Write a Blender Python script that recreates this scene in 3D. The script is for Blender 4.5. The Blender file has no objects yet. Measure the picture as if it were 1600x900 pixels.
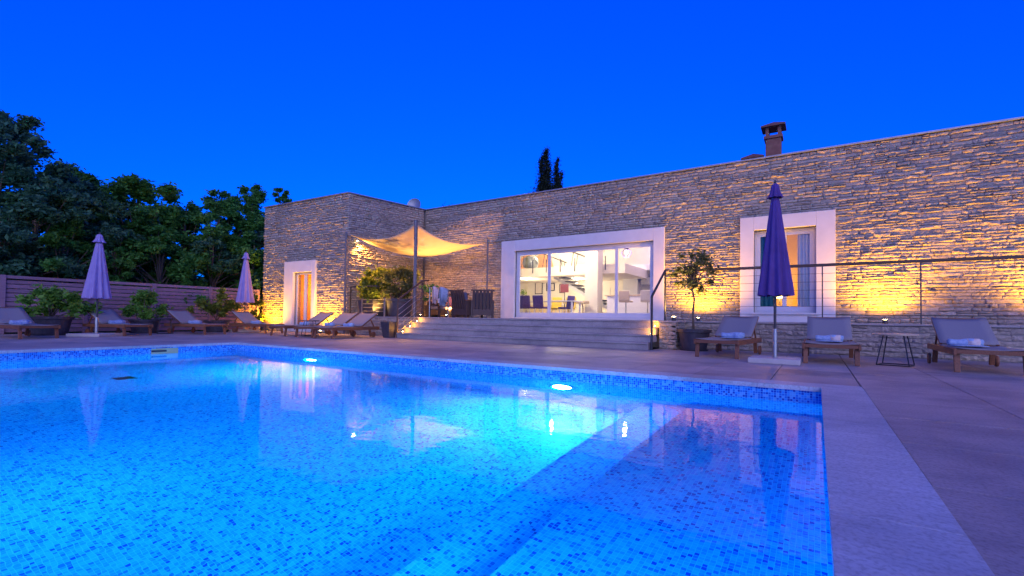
import bpy, math, random
import numpy as np
from mathutils import Vector, Matrix
R = math.radians
scene = bpy.context.scene
col = scene.collection
rng = random.Random(7)

# ------------------------------------------------------------------ camera
CAM_H = 0.70
YAW, PITCH, ROLL = R(32.968), R(1.2858), R(0.7941)
FPX, CY = 733.82, 480.57            # focal length and principal row, in pixels of the 1600 x 900 photograph
fwd = Vector((-math.sin(YAW)*math.cos(PITCH), math.cos(YAW)*math.cos(PITCH), math.sin(PITCH)))
r0 = Vector((math.cos(YAW), math.sin(YAW), 0)); u0 = r0.cross(fwd)
right = r0*math.cos(ROLL)+u0*math.sin(ROLL); up = -r0*math.sin(ROLL)+u0*math.cos(ROLL)
cam_d = bpy.data.cameras.new('camera'); cam = bpy.data.objects.new('camera', cam_d); col.objects.link(cam)
cam_d.sensor_width = 36; cam_d.lens = FPX/1600*36; cam_d.shift_y = (CY-450)/1600
cam_d.clip_start = 0.05; cam_d.clip_end = 2000
M4 = Matrix((right, up, -fwd)).transposed().to_4x4(); M4.translation = (0, 0, CAM_H); cam.matrix_world = M4
scene.camera = cam

# ------------------------------------------------------------------ sky and dusk light
SUN_EL, SUN_AZ = R(4.0), R(145)     # the sun has just gone down behind the photographer
SKY_STRENGTH = 0.13
world = bpy.data.worlds.new('World'); scene.world = world; world.use_nodes = True
wn, wl = world.node_tree.nodes, world.node_tree.links
wn.clear()
sky = wn.new('ShaderNodeTexSky'); sky.sky_type = 'NISHITA'; sky.sun_disc = False
sky.sun_elevation = SUN_EL; sky.sun_rotation = SUN_AZ; sky.ozone_density = 6.0; sky.air_density = 1.0; sky.dust_density = 0.3
tint = wn.new('ShaderNodeMix'); tint.data_type = 'RGBA'; tint.blend_type = 'MULTIPLY'; tint.inputs[0].default_value = 1
tint.inputs[7].default_value = (0.015, 0.66, 2.45, 1)
bg = wn.new('ShaderNodeBackground'); bg.inputs[1].default_value = SKY_STRENGTH
wo = wn.new('ShaderNodeOutputWorld')
wl.new(sky.outputs[0], tint.inputs[6]); wl.new(tint.outputs[2], bg.inputs[0]); wl.new(bg.outputs[0], wo.inputs[0])
sd = bpy.data.lights.new('sun', 'SUN'); sd.energy = 0.62; sd.angle = R(70); sd.color = (1.0, 0.80, 0.66)
so = bpy.data.objects.new('sun', sd); col.objects.link(so)
sdir = Vector((math.sin(SUN_AZ), math.cos(SUN_AZ), math.tan(R(17))))
so.rotation_euler = sdir.to_track_quat('Z', 'Y').to_euler()
vs = scene.view_settings
vs.view_transform = 'Standard'; vs.look = 'None'; vs.exposure = 1.2; vs.gamma = 1.0; vs.use_curve_mapping = False
cy = scene.cycles
cy.use_denoising = True; cy.max_bounces = 8; cy.diffuse_bounces = 3; cy.glossy_bounces = 3; cy.transmission_bounces = 6
cy.transparent_max_bounces = 16; cy.sample_clamp_indirect = 3.0; cy.sample_clamp_direct = 0; cy.blur_glossy = 0.3; cy.caustics_refractive = True; cy.caustics_reflective = False

# ------------------------------------------------------------------ pixel -> place helpers (photograph pixels)
def ray(x, y): return fwd + right*((x-800)/FPX) - up*((y-CY)/FPX)
def GZ(x, y, z=0.0):
    d = ray(x, y); return Vector((0, 0, CAM_H)) + d*((z-CAM_H)/d.z)
def OY(x, y, Y):
    d = ray(x, y); return Vector((0, 0, CAM_H)) + d*(Y/d.y)
def OX(x, y, X):
    d = ray(x, y); return Vector((0, 0, CAM_H)) + d*(X/d.x)
def PX(p):
    v = Vector(p)-Vector((0, 0, CAM_H)); d = v.dot(fwd); return 800+FPX*v.dot(right)/d, CY-FPX*v.dot(up)/d, d

# ------------------------------------------------------------------ mesh helpers
class MB:
    def __init__(s): s.v = []; s.f = []; s.mi = []
    def add(s, vs_, fs_, mi=0):
        n = len(s.v); s.v += [tuple(p) for p in vs_]; s.f += [tuple(i+n for i in f) for f in fs_]; s.mi += [mi]*len(fs_); return s
    def box(s, x0, x1, y0, y1, z0, z1, mi=0):
        return s.add([(x0,y0,z0),(x1,y0,z0),(x1,y1,z0),(x0,y1,z0),(x0,y0,z1),(x1,y0,z1),(x1,y1,z1),(x0,y1,z1)],
                     [(0,3,2,1),(4,5,6,7),(0,1,5,4),(1,2,6,5),(2,3,7,6),(3,0,4,7)], mi)
    def bar(s, a, b, w, h, mi=0, upv=(0,0,1)):
        a, b = Vector(a), Vector(b); d = (b-a).normalized(); q = Vector(upv)
        if abs(d.dot(q)) > .98: q = Vector((0,1,0))
        sx = d.cross(q).normalized(); sz = sx.cross(d).normalized()
        vs_ = [p+sx*(i*w/2)+sz*(j*h/2) for p in (a, b) for i, j in ((-1,-1),(1,-1),(1,1),(-1,1))]
        return s.add(vs_, [(3,2,1,0),(4,5,6,7),(0,1,5,4),(1,2,6,5),(2,3,7,6),(3,0,4,7)], mi)
    def tube(s, pts, rad, n=8, mi=0, cap=True):
        pts = [Vector(p) for p in pts]
        if not hasattr(rad, '__len__'): rad = [rad]*len(pts)
        vs_, fs_ = [], []; prev = None
        for i, p in enumerate(pts):
            d = (pts[min(i+1, len(pts)-1)]-pts[max(i-1, 0)]).normalized()
            if prev is None:
                prev = d.orthogonal().normalized()
            sx = (prev-d*prev.dot(d)).normalized(); prev = sx; sy = d.cross(sx)
            for k in range(n):
                a = 2*math.pi*k/n; vs_.append(p+(sx*math.cos(a)+sy*math.sin(a))*rad[i])
        for i in range(len(pts)-1):
            for k in range(n):
                fs_.append((i*n+k, i*n+(k+1) % n, (i+1)*n+(k+1) % n, (i+1)*n+k))
        if cap:
            fs_.append(tuple(range(n-1, -1, -1))); fs_.append(tuple((len(pts)-1)*n+k for k in range(n)))
        return s.add(vs_, fs_, mi)
    def lathe(s, prof, n=20, c=(0,0,0), mi=0, mod=None, cap=(True, True)):
        vs_, fs_ = [], []
        for i, (r, z) in enumerate(prof):
            for k in range(n):
                a = 2*math.pi*k/n; rr = r*(mod(a, i) if mod else 1)
                vs_.append((c[0]+rr*math.cos(a), c[1]+rr*math.sin(a), c[2]+z))
        for i in range(len(prof)-1):
            for k in range(n):
                fs_.append((i*n+k, i*n+(k+1) % n, (i+1)*n+(k+1) % n, (i+1)*n+k))
        if cap[0]: fs_.append(tuple(range(n-1, -1, -1)))
        if cap[1]: fs_.append(tuple((len(prof)-1)*n+k for k in range(n)))
        return s.add(vs_, fs_, mi)
    def build(s, name, mat, parent=None, smooth=False, bevel=0, loc=None, autosmooth=None):
        me = bpy.data.meshes.new(name); me.from_pydata([tuple(p) for p in s.v], [], s.f)
        for m in (mat if isinstance(mat, (list, tuple)) else [mat]): me.materials.append(m)
        if any(s.mi): me.polygons.foreach_set('material_index', s.mi)
        if smooth: me.polygons.foreach_set('use_smooth', [True]*len(me.polygons))
        me.update()
        return link(name, me, parent, bevel, loc)
def link(name, me, parent=None, bevel=0, loc=None):
    o = bpy.data.objects.new(name, me); col.objects.link(o)
    if parent is not None: o.parent = parent
    if loc is not None: o.location = loc
    if bevel:
        m = o.modifiers.new('bevel', 'BEVEL'); m.width = bevel; m.segments = 2; m.limit_method = 'ANGLE'; m.angle_limit = R(40)
    return o
def tag(o, label=None, cat=None, group=None, kind=None):
    if label: o['label'] = label
    if cat: o['category'] = cat
    if group: o['group'] = group
    if kind: o['kind'] = kind
    return o
def empty(name, loc=(0,0,0), rz=0, label=None, cat=None, group=None):
    o = bpy.data.objects.new(name, None); col.objects.link(o); o.location = loc; o.rotation_euler = (0,0,rz)
    o.empty_display_size = .1
    return tag(o, label, cat, group)
KIDS = {}
def children(o): return [c for c in bpy.data.objects if c.parent is o]
def copy_tree(o, parent=None, kids=None):
    kids = kids if kids is not None else {}
    c = o.copy(); col.objects.link(c); c.parent = parent
    for ch in children(o): copy_tree(ch, c)
    return c
def lamp_data(name, kind, energy, color, size=.1, spot=None, blend=.5):
    l = bpy.data.lights.new(name, kind); l.energy = energy; l.color = color
    if kind == 'AREA': l.shape = 'DISK'; l.size = size
    else: l.shadow_soft_size = size
    if kind == 'SPOT': l.spot_size = spot; l.spot_blend = blend
    return l
def lamp(name, kind, loc, energy, color, size=.1, aim=None, spot=None, blend=.5, parent=None):
    o = bpy.data.objects.new(name, lamp_data(name, kind, energy, color, size, spot, blend)); col.objects.link(o)
    o.location = loc
    if aim is not None: o.rotation_euler = (-Vector(aim)).to_track_quat('Z', 'Y').to_euler()
    if parent is not None: o.parent = parent
    return o

# ------------------------------------------------------------------ materials
MATS = {}
class NT:
    def __init__(s, name):
        s.m = bpy.data.materials.new(name); s.m.use_nodes = True; s.n = s.m.node_tree.nodes; s.l = s.m.node_tree.links
        s.b = s.n['Principled BSDF']; s.out = s.n['Material Output']
    def node(s, t, **k):
        n = s.n.new(t)
        for a, v in k.items(): setattr(n, a, v)
        return n
    def setin(s, n, **k):
        for a, v in k.items():
            i = n.inputs[a.replace('_', ' ')] if not a.startswith('i') or not a[1:].isdigit() else n.inputs[int(a[1:])]
            if hasattr(v, 'is_linked') or isinstance(v, bpy.types.NodeSocket): s.l.new(v, i)
            else: i.default_value = v
        return n
    def coord(s, kind='Object'): return s.node('ShaderNodeTexCoord').outputs[kind]
    def pos(s): return s.node('ShaderNodeNewGeometry').outputs['Position']
    def mapping(s, v, scale=(1,1,1)):
        n = s.node('ShaderNodeMapping'); s.l.new(v, n.inputs[0]); n.inputs['Scale'].default_value = scale; return n.outputs[0]
    def noise(s, v, scale=5, detail=4, rough=.55):
        n = s.node('ShaderNodeTexNoise'); s.l.new(v, n.inputs['Vector']); n.inputs['Scale'].default_value = scale
        n.inputs['Detail'].default_value = detail; n.inputs['Roughness'].default_value = rough; return n.outputs[0]
    def ramp(s, f, stops, interp='LINEAR'):
        n = s.node('ShaderNodeValToRGB'); s.l.new(f, n.inputs[0]); e = n.color_ramp.elements; n.color_ramp.interpolation = interp
        while len(e) > 1: e.remove(e[-1])
        e[0].position = stops[0][0]; e[0].color = (*stops[0][1], 1)
        for p, c in stops[1:]:
            q = e.new(p); q.color = (*c, 1)
        return n.outputs[0]
    def mix(s, f, a, b, mode='MIX'):
        n = s.node('ShaderNodeMix', data_type='RGBA', blend_type=mode)
        for i, v in ((0, f), (6, a), (7, b)):
            if isinstance(v, bpy.types.NodeSocket): s.l.new(v, n.inputs[i])
            else: n.inputs[i].default_value = (*v, 1) if isinstance(v, tuple) and len(v) == 3 else v
        return n.outputs[2]
    def math(s, op, a, b=0.0):
        n = s.node('ShaderNodeMath', operation=op)
        for i, v in ((0, a), (1, b)):
            if isinstance(v, bpy.types.NodeSocket): s.l.new(v, n.inputs[i])
            else: n.inputs[i].default_value = v
        return n.outputs[0]
    def bump(s, h, strength=.3, dist=.01):
        n = s.node('ShaderNodeBump'); s.l.new(h, n.inputs['Height']); n.inputs['Strength'].default_value = strength
        n.inputs['Distance'].default_value = dist; return n.outputs[0]
    def color(s, v):
        if isinstance(v, bpy.types.NodeSocket): s.l.new(v, s.b.inputs['Base Color'])
        else: s.b.inputs['Base Color'].default_value = (*v, 1)
        return s
    def rough(s, v):
        if isinstance(v, bpy.types.NodeSocket): s.l.new(v, s.b.inputs['Roughness'])
        else: s.b.inputs['Roughness'].default_value = v
        return s
    def normal(s, v): s.l.new(v, s.b.inputs['Normal']); return s
    def piece(s):
        g = s.node('ShaderNodeNewGeometry').outputs['Random Per Island']; o = s.node('ShaderNodeObjectInfo').outputs['Random']
        return s.math('FRACT', s.math('ADD', g, o))

def m_noise(name, c0, c1, scale=6, rough=.7, bump=.2, bdist=.004, bscale=40, kind='Object', stretch=(1,1,1), metal=0, piece=0.0, spec=.5):
    t = NT(name); v = t.mapping(t.coord(kind) if kind != 'World' else t.pos(), stretch)
    c = t.ramp(t.noise(v, scale), [(.3, c0), (.7, c1)])
    if piece:
        pr = t.piece(); g = t.math('ADD', t.math('MULTIPLY', pr, piece), 1-piece/2)
        cc = t.node('ShaderNodeCombineColor')
        for i in range(3): t.l.new(g, cc.inputs[i])
        c = t.mix(1.0, c, cc.outputs[0], 'MULTIPLY')
    t.color(c).rough(rough)
    t.b.inputs['Metallic'].default_value = metal; t.b.inputs['Specular IOR Level'].default_value = spec
    if bump: t.normal(t.bump(t.noise(v, bscale, 6), bump, bdist))
    MATS[name] = t.m; return t.m
def m_plain(name, c, rough=.6, metal=0): 
    k = tuple(min(1, x*1.12+.004) for x in c)
    return m_noise(name, tuple(x*.9 for x in c), k, 9, rough, .1, .002, 60, metal=metal)
def m_emit(name, c, s):
    t = NT(name); t.color((0, 0, 0)); t.b.inputs['Emission Color'].default_value = (*c, 1); t.b.inputs['Emission Strength'].default_value = s
    MATS[name] = t.m; return t.m

def m_stone():
    t = NT('split_stone'); v = t.pos()
    p = t.piece()
    base = t.ramp(p, [(0, (.42, .37, .31)), (.3, (.52, .46, .385)), (.6, (.60, .53, .44)), (.85, (.47, .42, .36)), (1, (.64, .56, .44))])
    n = t.noise(v, 14, 6, .65)
    c = t.mix(1.0, base, t.ramp(n, [(.25, (.62, .60, .58)), (.75, (1.18, 1.15, 1.1))]), 'MULTIPLY')
    n2 = t.noise(v, .7, 3)
    c = t.mix(1.0, c, t.ramp(n2, [(.35, (.88, .88, .9)), (.7, (1.08, 1.05, 1.0))]), 'MULTIPLY')
    t.color(c).rough(.88)
    sv = t.mapping(v, (1, 1, 2.2))
    h = t.math('ADD', t.noise(sv, 22, 8, .7), t.math('MULTIPLY', t.noise(sv, 6, 4, .6), 1.4))
    t.normal(t.bump(h, .9, .02)); t.b.inputs['Specular IOR Level'].default_value = .25
    MATS['stone'] = t.m
m_stone()
m_noise('mortar', (.26, .24, .21), (.34, .31, .28), 8, .95, .5, .01)
m_noise('plaster_white', (.66, .65, .64), (.73, .72, .71), 3, .75, .15, .003, 60)
m_noise('room_wall', (.76, .70, .60), (.80, .74, .64), 2, .8, .05, .002, 50)
m_noise('room_floor', (.52, .42, .32), (.60, .50, .39), 3, .35, .05)
m_noise('frame_white', (.62, .63, .68), (.68, .69, .73), 4, .4, 0)
m_noise('steel', (.42, .40, .38), (.55, .53, .50), 12, .35, .05, .001, 80, metal=.9)
m_noise('dark_steel', (.05, .05, .055), (.09, .085, .085), 12, .45, .1, .001, 60, metal=.4)
m_noise('flashing', (.30, .32, .33), (.42, .43, .43), 5, .5, .1, .002, 30, metal=.6)
m_noise('teak', (.17, .065, .03), (.30, .12, .055), 7, .55, .35, .002, 60, stretch=(1, 9, 9), piece=.25)
m_noise('rail_wood', (.07, .035, .022), (.13, .065, .04), 7, .5, .3, .002, 60, stretch=(2, 9, 9))
m_noise('fence_board', (.24, .145, .185), (.34, .21, .26), 4, .7, .4, .003, 30, kind='World', stretch=(6, 1.2, 9), piece=.3)
m_noise('sling', (.27, .25, .24), (.35, .325, .31), 90, .85, .5, .001, 500)
m_noise('towel', (.26, .40, .58), (.50, .60, .74), 30, .95, .8, .006, 180)
m_noise('towel_pink', (.72, .55, .52), (.85, .70, .66), 30, .95, .8, .006, 180)
m_noise('towel_stripe', (.80, .62, .50), (.88, .76, .66), 30, .95, .8, .006, 180)
m_noise('canvas', (.58, .48, .36), (.67, .56, .42), 3, .8, .35, .003, 120)
m_noise('umbrella_fabric', (.31, .25, .50), (.38, .31, .58), 4, .82, .3, .002, 180)
m_noise('umbrella_fabric_dark', (.085, .04, .20), (.12, .06, .27), 4, .82, .3, .002, 180)
m_noise('pale_stone', (.50, .46, .41), (.62, .57, .51), 6, .7, .3, .003, 50, piece=.1)
m_noise('pot_dark', (.045, .04, .05), (.085, .075, .085), 9, .5, .3, .002, 50)
m_noise('pot_tan', (.42, .30, .17), (.50, .37, .22), 9, .7, .3, .002, 50)
m_noise('soil', (.05, .035, .025), (.09, .065, .045), 20, .95, .8, .01, 30)
m_noise('bark', (.10, .075, .05), (.20, .15, .11), 9, .9, .9, .01, 22, stretch=(1, 1, .25))
m_noise('terracotta', (.24, .10, .07), (.36, .16, .11), 7, .85, .5, .004, 40)
m_noise('roof_tile', (.20, .08, .06), (.30, .13, .09), 7, .85, .5, .004, 40)
m_noise('wicker', (.06, .035, .025), (.11, .065, .05), 40, .6, .6, .004, 90)
m_noise('cushion', (.10, .10, .16), (.15, .15, .22), 15, .9, .4, .004, 80)
m_noise('pillow_red', (.40, .16, .18), (.50, .22, .22), 15, .9, .4, .004, 80)
m_noise('violet_fabric', (.07, .04, .16), (.12, .07, .24), 15, .85, .4, .004, 80)
m_noise('cream_leather', (.60, .52, .42), (.68, .60, .50), 15, .5, .3, .003, 60)
m_noise('curtain_white', (.60, .62, .68), (.70, .71, .75), 15, .85, .3, .003, 80)
m_noise('curtain_green', (.02, .09, .10), (.04, .14, .14), 15, .85, .3, .003, 80)
m_noise('curtain_orange', (.85, .46, .12), (.90, .52, .16), 15, .85, .3, .003, 80)
m_noise('light_wood', (.55, .42, .27), (.66, .52, .35), 6, .45, .2, .002, 40, stretch=(1, 8, 8))
m_noise('glossy_white', (.80, .78, .78), (.85, .83, .83), 6, .25, 0)
m_noise('earth', (.05, .07, .03), (.10, .11, .05), 2, .95, .6, .02, 9, kind='World')
m_noise('skimmer_plastic', (.50, .50, .22), (.58, .56, .28), 8, .4, .1)
m_plain('black_metal', (.03, .03, .035), .4)
m_plain('red_art', (.22, .05, .05), .6); m_plain('yellow_plastic', (.75, .55, .08), .5)

def m_deck(name, c0, c1, piece):
    t = NT(name); v = t.pos()
    n = t.noise(v, 1.1, 5, .6); c = t.ramp(n, [(.3, c0), (.7, c1)])
    st = t.noise(t.mapping(v, (1.2, 9, 1)), 3.0, 5, .6)
    c = t.mix(1.0, c, t.ramp(st, [(.3, (.86, .85, .84)), (.7, (1.1, 1.1, 1.1))]), 'MULTIPLY')
    wt = t.noise(v, .55, 5, .65); c = t.mix(1.0, c, t.ramp(wt, [(.40, (.78, .80, .84)), (.52, (1, 1, 1))]), 'MULTIPLY')
    sp = t.noise(v, 60, 3, .6)
    c = t.mix(1.0, c, t.ramp(sp, [(.36, (.78, .77, .76)), (.5, (1, 1, 1)), (.72, (1.1, 1.1, 1.1))]), 'MULTIPLY')
    pr = t.piece(); g = t.math('ADD', t.math('MULTIPLY', pr, piece), 1-piece/2); cc = t.node('ShaderNodeCombineColor')
    for i in range(3): t.l.new(g, cc.inputs[i])
    c = t.mix(1.0, c, cc.outputs[0], 'MULTIPLY')
    t.color(c).rough(t.ramp(st, [(.3, (.5, .5, .5)), (.7, (.68, .68, .68))])); t.b.inputs['Specular IOR Level'].default_value = .35
    t.normal(t.bump(t.math('ADD', st, t.math('MULTIPLY', sp, .4)), .35, .004)); MATS[name] = t.m
m_deck('deck_stone', (.38, .32, .29), (.53, .45, .40), .22)
m_deck('coping_stone', (.46, .47, .46), (.60, .60, .58), .12)
m_deck('step_stone', (.38, .33, .30), (.48, .43, .39), .10)

def m_mosaic(name, dens):
    t = NT(name); v = t.pos(); TS = 0.026
    sc = t.node('ShaderNodeVectorMath', operation='SCALE'); t.l.new(v, sc.inputs[0]); sc.inputs['Scale'].default_value = 1/TS
    of = t.node('ShaderNodeVectorMath', operation='ADD'); t.l.new(sc.outputs[0], of.inputs[0]); of.inputs[1].default_value = (.37, .41, .29)
    fl = t.node('ShaderNodeVectorMath', operation='FLOOR'); t.l.new(of.outputs[0], fl.inputs[0])
    fr = t.node('ShaderNodeVectorMath', operation='FRACTION'); t.l.new(of.outputs[0], fr.inputs[0])
    wn_ = t.node('ShaderNodeTexWhiteNoise', noise_dimensions='3D'); t.l.new(fl.outputs[0], wn_.inputs['Vector'])
    c = t.ramp(wn_.outputs['Value'], dens, 'CONSTANT')
    # grout: distance to the cell edge along the two in-plane axes
    ge = t.node('ShaderNodeNewGeometry'); an = t.node('ShaderNodeVectorMath', operation='ABSOLUTE'); t.l.new(ge.outputs['True Normal'], an.inputs[0])
    s1 = t.node('ShaderNodeSeparateXYZ'); t.l.new(fr.outputs[0], s1.inputs[0]); s2 = t.node('ShaderNodeSeparateXYZ'); t.l.new(an.outputs[0], s2.inputs[0])
    e = []
    for i in range(3):
        d = t.math('SUBTRACT', .5, t.math('ABSOLUTE', t.math('SUBTRACT', s1.outputs[i], .5)))
        e.append(t.math('MAXIMUM', d, s2.outputs[i]))
    dm = t.math('MINIMUM', t.math('MINIMUM', e[0], e[1]), e[2])
    gm = t.math('LESS_THAN', dm, .065)
    c = t.mix(gm, c, (.16, .60, .92))
    t.color(c).rough(.2)
    MATS[name] = t.m
PALE, MID, BLUE, DEEP = (.07, .50, .88), (.04, .35, .82), (.02, .20, .68), (.01, .07, .48)
m_mosaic('mosaic_floor', [(0, PALE), (.28, (.05, .43, .86)), (.52, MID), (.78, BLUE), (.93, DEEP)])
m_mosaic('mosaic_wall', [(0, (.16, .50, .82)), (.45, MID), (.8, BLUE), (.95, DEEP)])
m_mosaic('mosaic_band', [(0, (.14, .46, .80)), (.22, MID), (.45, BLUE), (.72, DEEP)])

def m_water():
    t = NT('pool_water'); t.n.remove(t.b)
    rf = t.node('ShaderNodeBsdfRefraction'); rf.inputs['IOR'].default_value = 1.33; rf.inputs['Roughness'].default_value = 0.0
    rf.inputs['Color'].default_value = (.15, .88, 1, 1)          # water swallows the red light
    gl = t.node('ShaderNodeBsdfGlossy'); gl.inputs['Roughness'].default_value = 0.0
    fr = t.node('ShaderNodeFresnel'); fr.inputs['IOR'].default_value = 1.17; mx = t.node('ShaderNodeMixShader')
    v = t.pos()
    h = t.math('ADD', t.noise(v, 2.2, 3, .5), t.math('MULTIPLY', t.noise(t.mapping(v, (1, 1.6, 1)), 7, 2, .5), .35))
    b = t.bump(h, .042, .05)
    for n in (rf, gl, fr): t.l.new(b, n.inputs['Normal'])
    t.l.new(fr.outputs[0], mx.inputs[0]); t.l.new(rf.outputs[0], mx.inputs[1]); t.l.new(gl.outputs[0], mx.inputs[2]); t.l.new(mx.outputs[0], t.out.inputs[0]); MATS['water'] = t.m
m_water()
def m_glass():
    t = NT('window_glass'); t.n.remove(t.b)
    tr = t.node('ShaderNodeBsdfTransparent'); gl = t.node('ShaderNodeBsdfGlossy'); gl.inputs['Roughness'].default_value = .02
    tr.inputs[0].default_value = (.93, .95, .95, 1)
    fr = t.node('ShaderNodeFresnel'); ge = t.node('ShaderNodeNewGeometry')
    t.l.new(t.math('ADD', t.math('MULTIPLY', ge.outputs['Backfacing'], 1/1.45-1.45), 1.45), fr.inputs[0]); mx = t.node('ShaderNodeMixShader')
    t.l.new(fr.outputs[0], mx.inputs[0]); t.l.new(tr.outputs[0], mx.inputs[1]); t.l.new(gl.outputs[0], mx.inputs[2]); t.l.new(mx.outputs[0], t.out.inputs[0])
    MATS['glass'] = t.m
m_glass()
def m_leaf(name, c0, c1, trans=.35):
    t = NT(name); p = t.piece(); n = t.noise(t.pos(), 1.1, 3)
    c = t.ramp(t.math('ADD', t.math('MULTIPLY', p, .6), t.math('MULTIPLY', n, .5)), [(.15, c0), (.85, c1)])
    t.color(c).rough(.55); t.b.inputs['Specular IOR Level'].default_value = .3
    td = t.node('ShaderNodeBsdfTranslucent'); t.l.new(c, td.inputs[0]); mx = t.node('ShaderNodeMixShader'); mx.inputs[0].default_value = trans
    t.l.new(t.b.outputs[0], mx.inputs[1]); t.l.new(td.outputs[0], mx.inputs[2]); t.l.new(mx.outputs[0], t.out.inputs[0]); MATS[name] = t.m
m_leaf('leaf_dark', (.04, .13, .075), (.09, .26, .12)); m_leaf('leaf_green', (.05, .19, .035), (.12, .35, .06))
m_leaf('leaf_light', (.10, .28, .035), (.24, .48, .07)); m_leaf('leaf_cypress', (.012, .025, .015), (.03, .05, .03), .1)
m_leaf('leaf_olive', (.12, .15, .05), (.26, .28, .10), .5); m_leaf('leaf_citrus', (.12, .20, .02), (.34, .40, .06), .5)

# ------------------------------------------------------------------ measures of the place
Z_T = 0.69                                    # terrace level
POOL = (-11.85, 0.07, 0.15, 5.97)             # x0, x1, y0, y1 inside
Z_W, Z_F = -0.17, -1.76                       # water level, pool floor
COPE = 0.34
WALL_Y, WALL_TOP = 15.70, 5.55
BL, BR, BI = Vector((-21.1, 11.70, 0)), Vector((-15.53, 11.96, 0)), Vector((-14.95, 15.62, 0))   # corners of the projecting wing

# ------------------------------------------------------------------ ground, deck and its slabs
px0, px1, py0, py1 = POOL[0]-COPE, POOL[1]+COPE, POOL[2]-COPE, POOL[3]+COPE
def ring(x0, x1, y0, y1, a0, a1, b0, b1, z):
    m = MB()
    for q in ((x0, x1, y0, b0), (x0, x1, b1, y1), (x0, a0, b0, b1), (a1, x1, b0, b1)):
        m.add([(q[0],q[2],z),(q[1],q[2],z),(q[1],q[3],z),(q[0],q[3],z)], [(0,1,2,3)])
    return m
g = ring(-600, 600, -600, 600, -12.6, 0.8, -.6, 6.7, -.06).build('ground', MATS['earth']); tag(g, kind='structure')
DX0, DX1, DY0, DY1 = -20.8, 9.2, -5.0, 12.6
deck = ring(DX0, DX1, DY0, DY1, px0-.01, px1+.01, py0-.01, py1+.01, -.022).build('pool_deck', MATS['soil']); tag(deck, kind='structure')
SLAB = 0.9; SX1_ = -3.27
def slab_mesh(w, d, t=.02, b=.004):
    m = MB()
    m.add([(0,0,-t),(w,0,-t),(w,d,-t),(0,d,-t),(0,0,-b),(w,0,-b),(w,d,-b),(0,d,-b),(b,b,0),(w-b,b,0),(w-b,d-b,0),(b,d-b,0)],
          [(0,1,5,4),(1,2,6,5),(2,3,7,6),(3,0,4,7),(4,5,9,8),(5,6,10,9),(6,7,11,10),(7,4,8,11),(8,9,10,11)])
    me = bpy.data.meshes.new('paving_slab'); me.from_pydata(m.v, [], m.f); me.materials.append(MATS['deck_stone']); me.update(); return me
slab_cache = {}; cand = []
def slab_zone(x0, x1, y0, y1):
    nx, ny = max(1, round((x1-x0)/SLAB)), max(1, round((y1-y0)/SLAB)); w, d = (x1-x0)/nx, (y1-y0)/ny
    for i in range(nx):
        for j in range(ny):
            x, y = x0+i*w, y0+j*d; p = PX((x+w/2, y+d/2, 0))
            s = w*d/(max(p[2], .3)**2)*(1 if (-80 < p[0] < 1690 and p[1] < 960 and p[2] > .5) else 0)
            cand.append((s, x, y, round(w, 4), round(d, 4)))
slab_zone(px1+.004, DX1, 0.0, py1); slab_zone(px1+.004, DX1, py1, 12.44); slab_zone(-15.4, px1, py1+.004, 10.82)
slab_zone(SX1_, px1, 10.82, 12.44); slab_zone(-15.4, -11.5, 10.82, 11.93); slab_zone(-20.7, -15.4, py1+.004, 11.6); slab_zone(-20.7, px0-.004, 1.0, py1)
cand.sort(reverse=True); rest = MB()
for k, (s, x, y, w, d) in enumerate(cand):
    if (w, d) not in slab_cache: slab_cache[(w, d)] = slab_mesh(w-.009, d-.009)
    if k < 295 and s > 0:
        o = link('paving_slab', slab_cache[(w, d)], deck, loc=(x+.0045, y+.0045, rng.uniform(-.0012, .0012)))
    else: rest.box(x+.0025, x+w-.0025, y+.0025, y+d-.0025, -.02, 0)
tag(rest.build('paving', MATS['deck_stone'], deck), kind='stuff')

# ------------------------------------------------------------------ swimming pool
pool = empty('swimming_pool', (POOL[0], POOL[2], 0), label='rectangular blue mosaic swimming pool with lit water and pale stone coping', cat='swimming pool')
def at_pool(o):
    o.matrix_parent_inverse = Matrix.Translation(-Vector(pool.location)); return o
a0, a1, b0, b1 = POOL
at_pool(MB().add([(a0,b0,Z_F),(a1,b0,Z_F),(a1,b1,Z_F),(a0,b1,Z_F)], [(0,1,2,3)]).build('pool_floor', MATS['mosaic_floor'], pool))
for q in (((a0,b1),(a1,b1)), ((a1,b0),(a0,b0)), ((a0,b0),(a0,b1)), ((a1,b1),(a1,b0))):
    (xa, ya), (xb, yb) = q
    w = at_pool(MB().add([(xa,ya,Z_F),(xb,yb,Z_F),(xb,yb,-.22),(xa,ya,-.22)], [(0,1,2,3)]).build('pool_wall', MATS['mosaic_wall'], pool))
    at_pool(MB().add([(xa,ya,-.22),(xb,yb,-.22),(xb,yb,-.03),(xa,ya,-.03)], [(0,1,2,3)]).build('waterline_tile_band', MATS['mosaic_band'], pool))
for x, z in ((-1.24, -.80), (-1.80, -1.12)):
    at_pool(MB().box(x, a1-.002, b0+.002, b1-.002, Z_F-.01, z).build('pool_step', MATS['mosaic_floor'], pool))
    at_pool(MB().box(x-.004, x+.022, b0+.002, b1-.002, z-.02, z+.003).build('step_nosing', MATS['mosaic_wall'], pool))
water = MB().add([(a0,b0,Z_W),(a1,b0,Z_W),(a1,b1,Z_W),(a0,b1,Z_W)], [(0,1,2,3)]).build('water', MATS['water']); tag(water, kind='structure')
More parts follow.
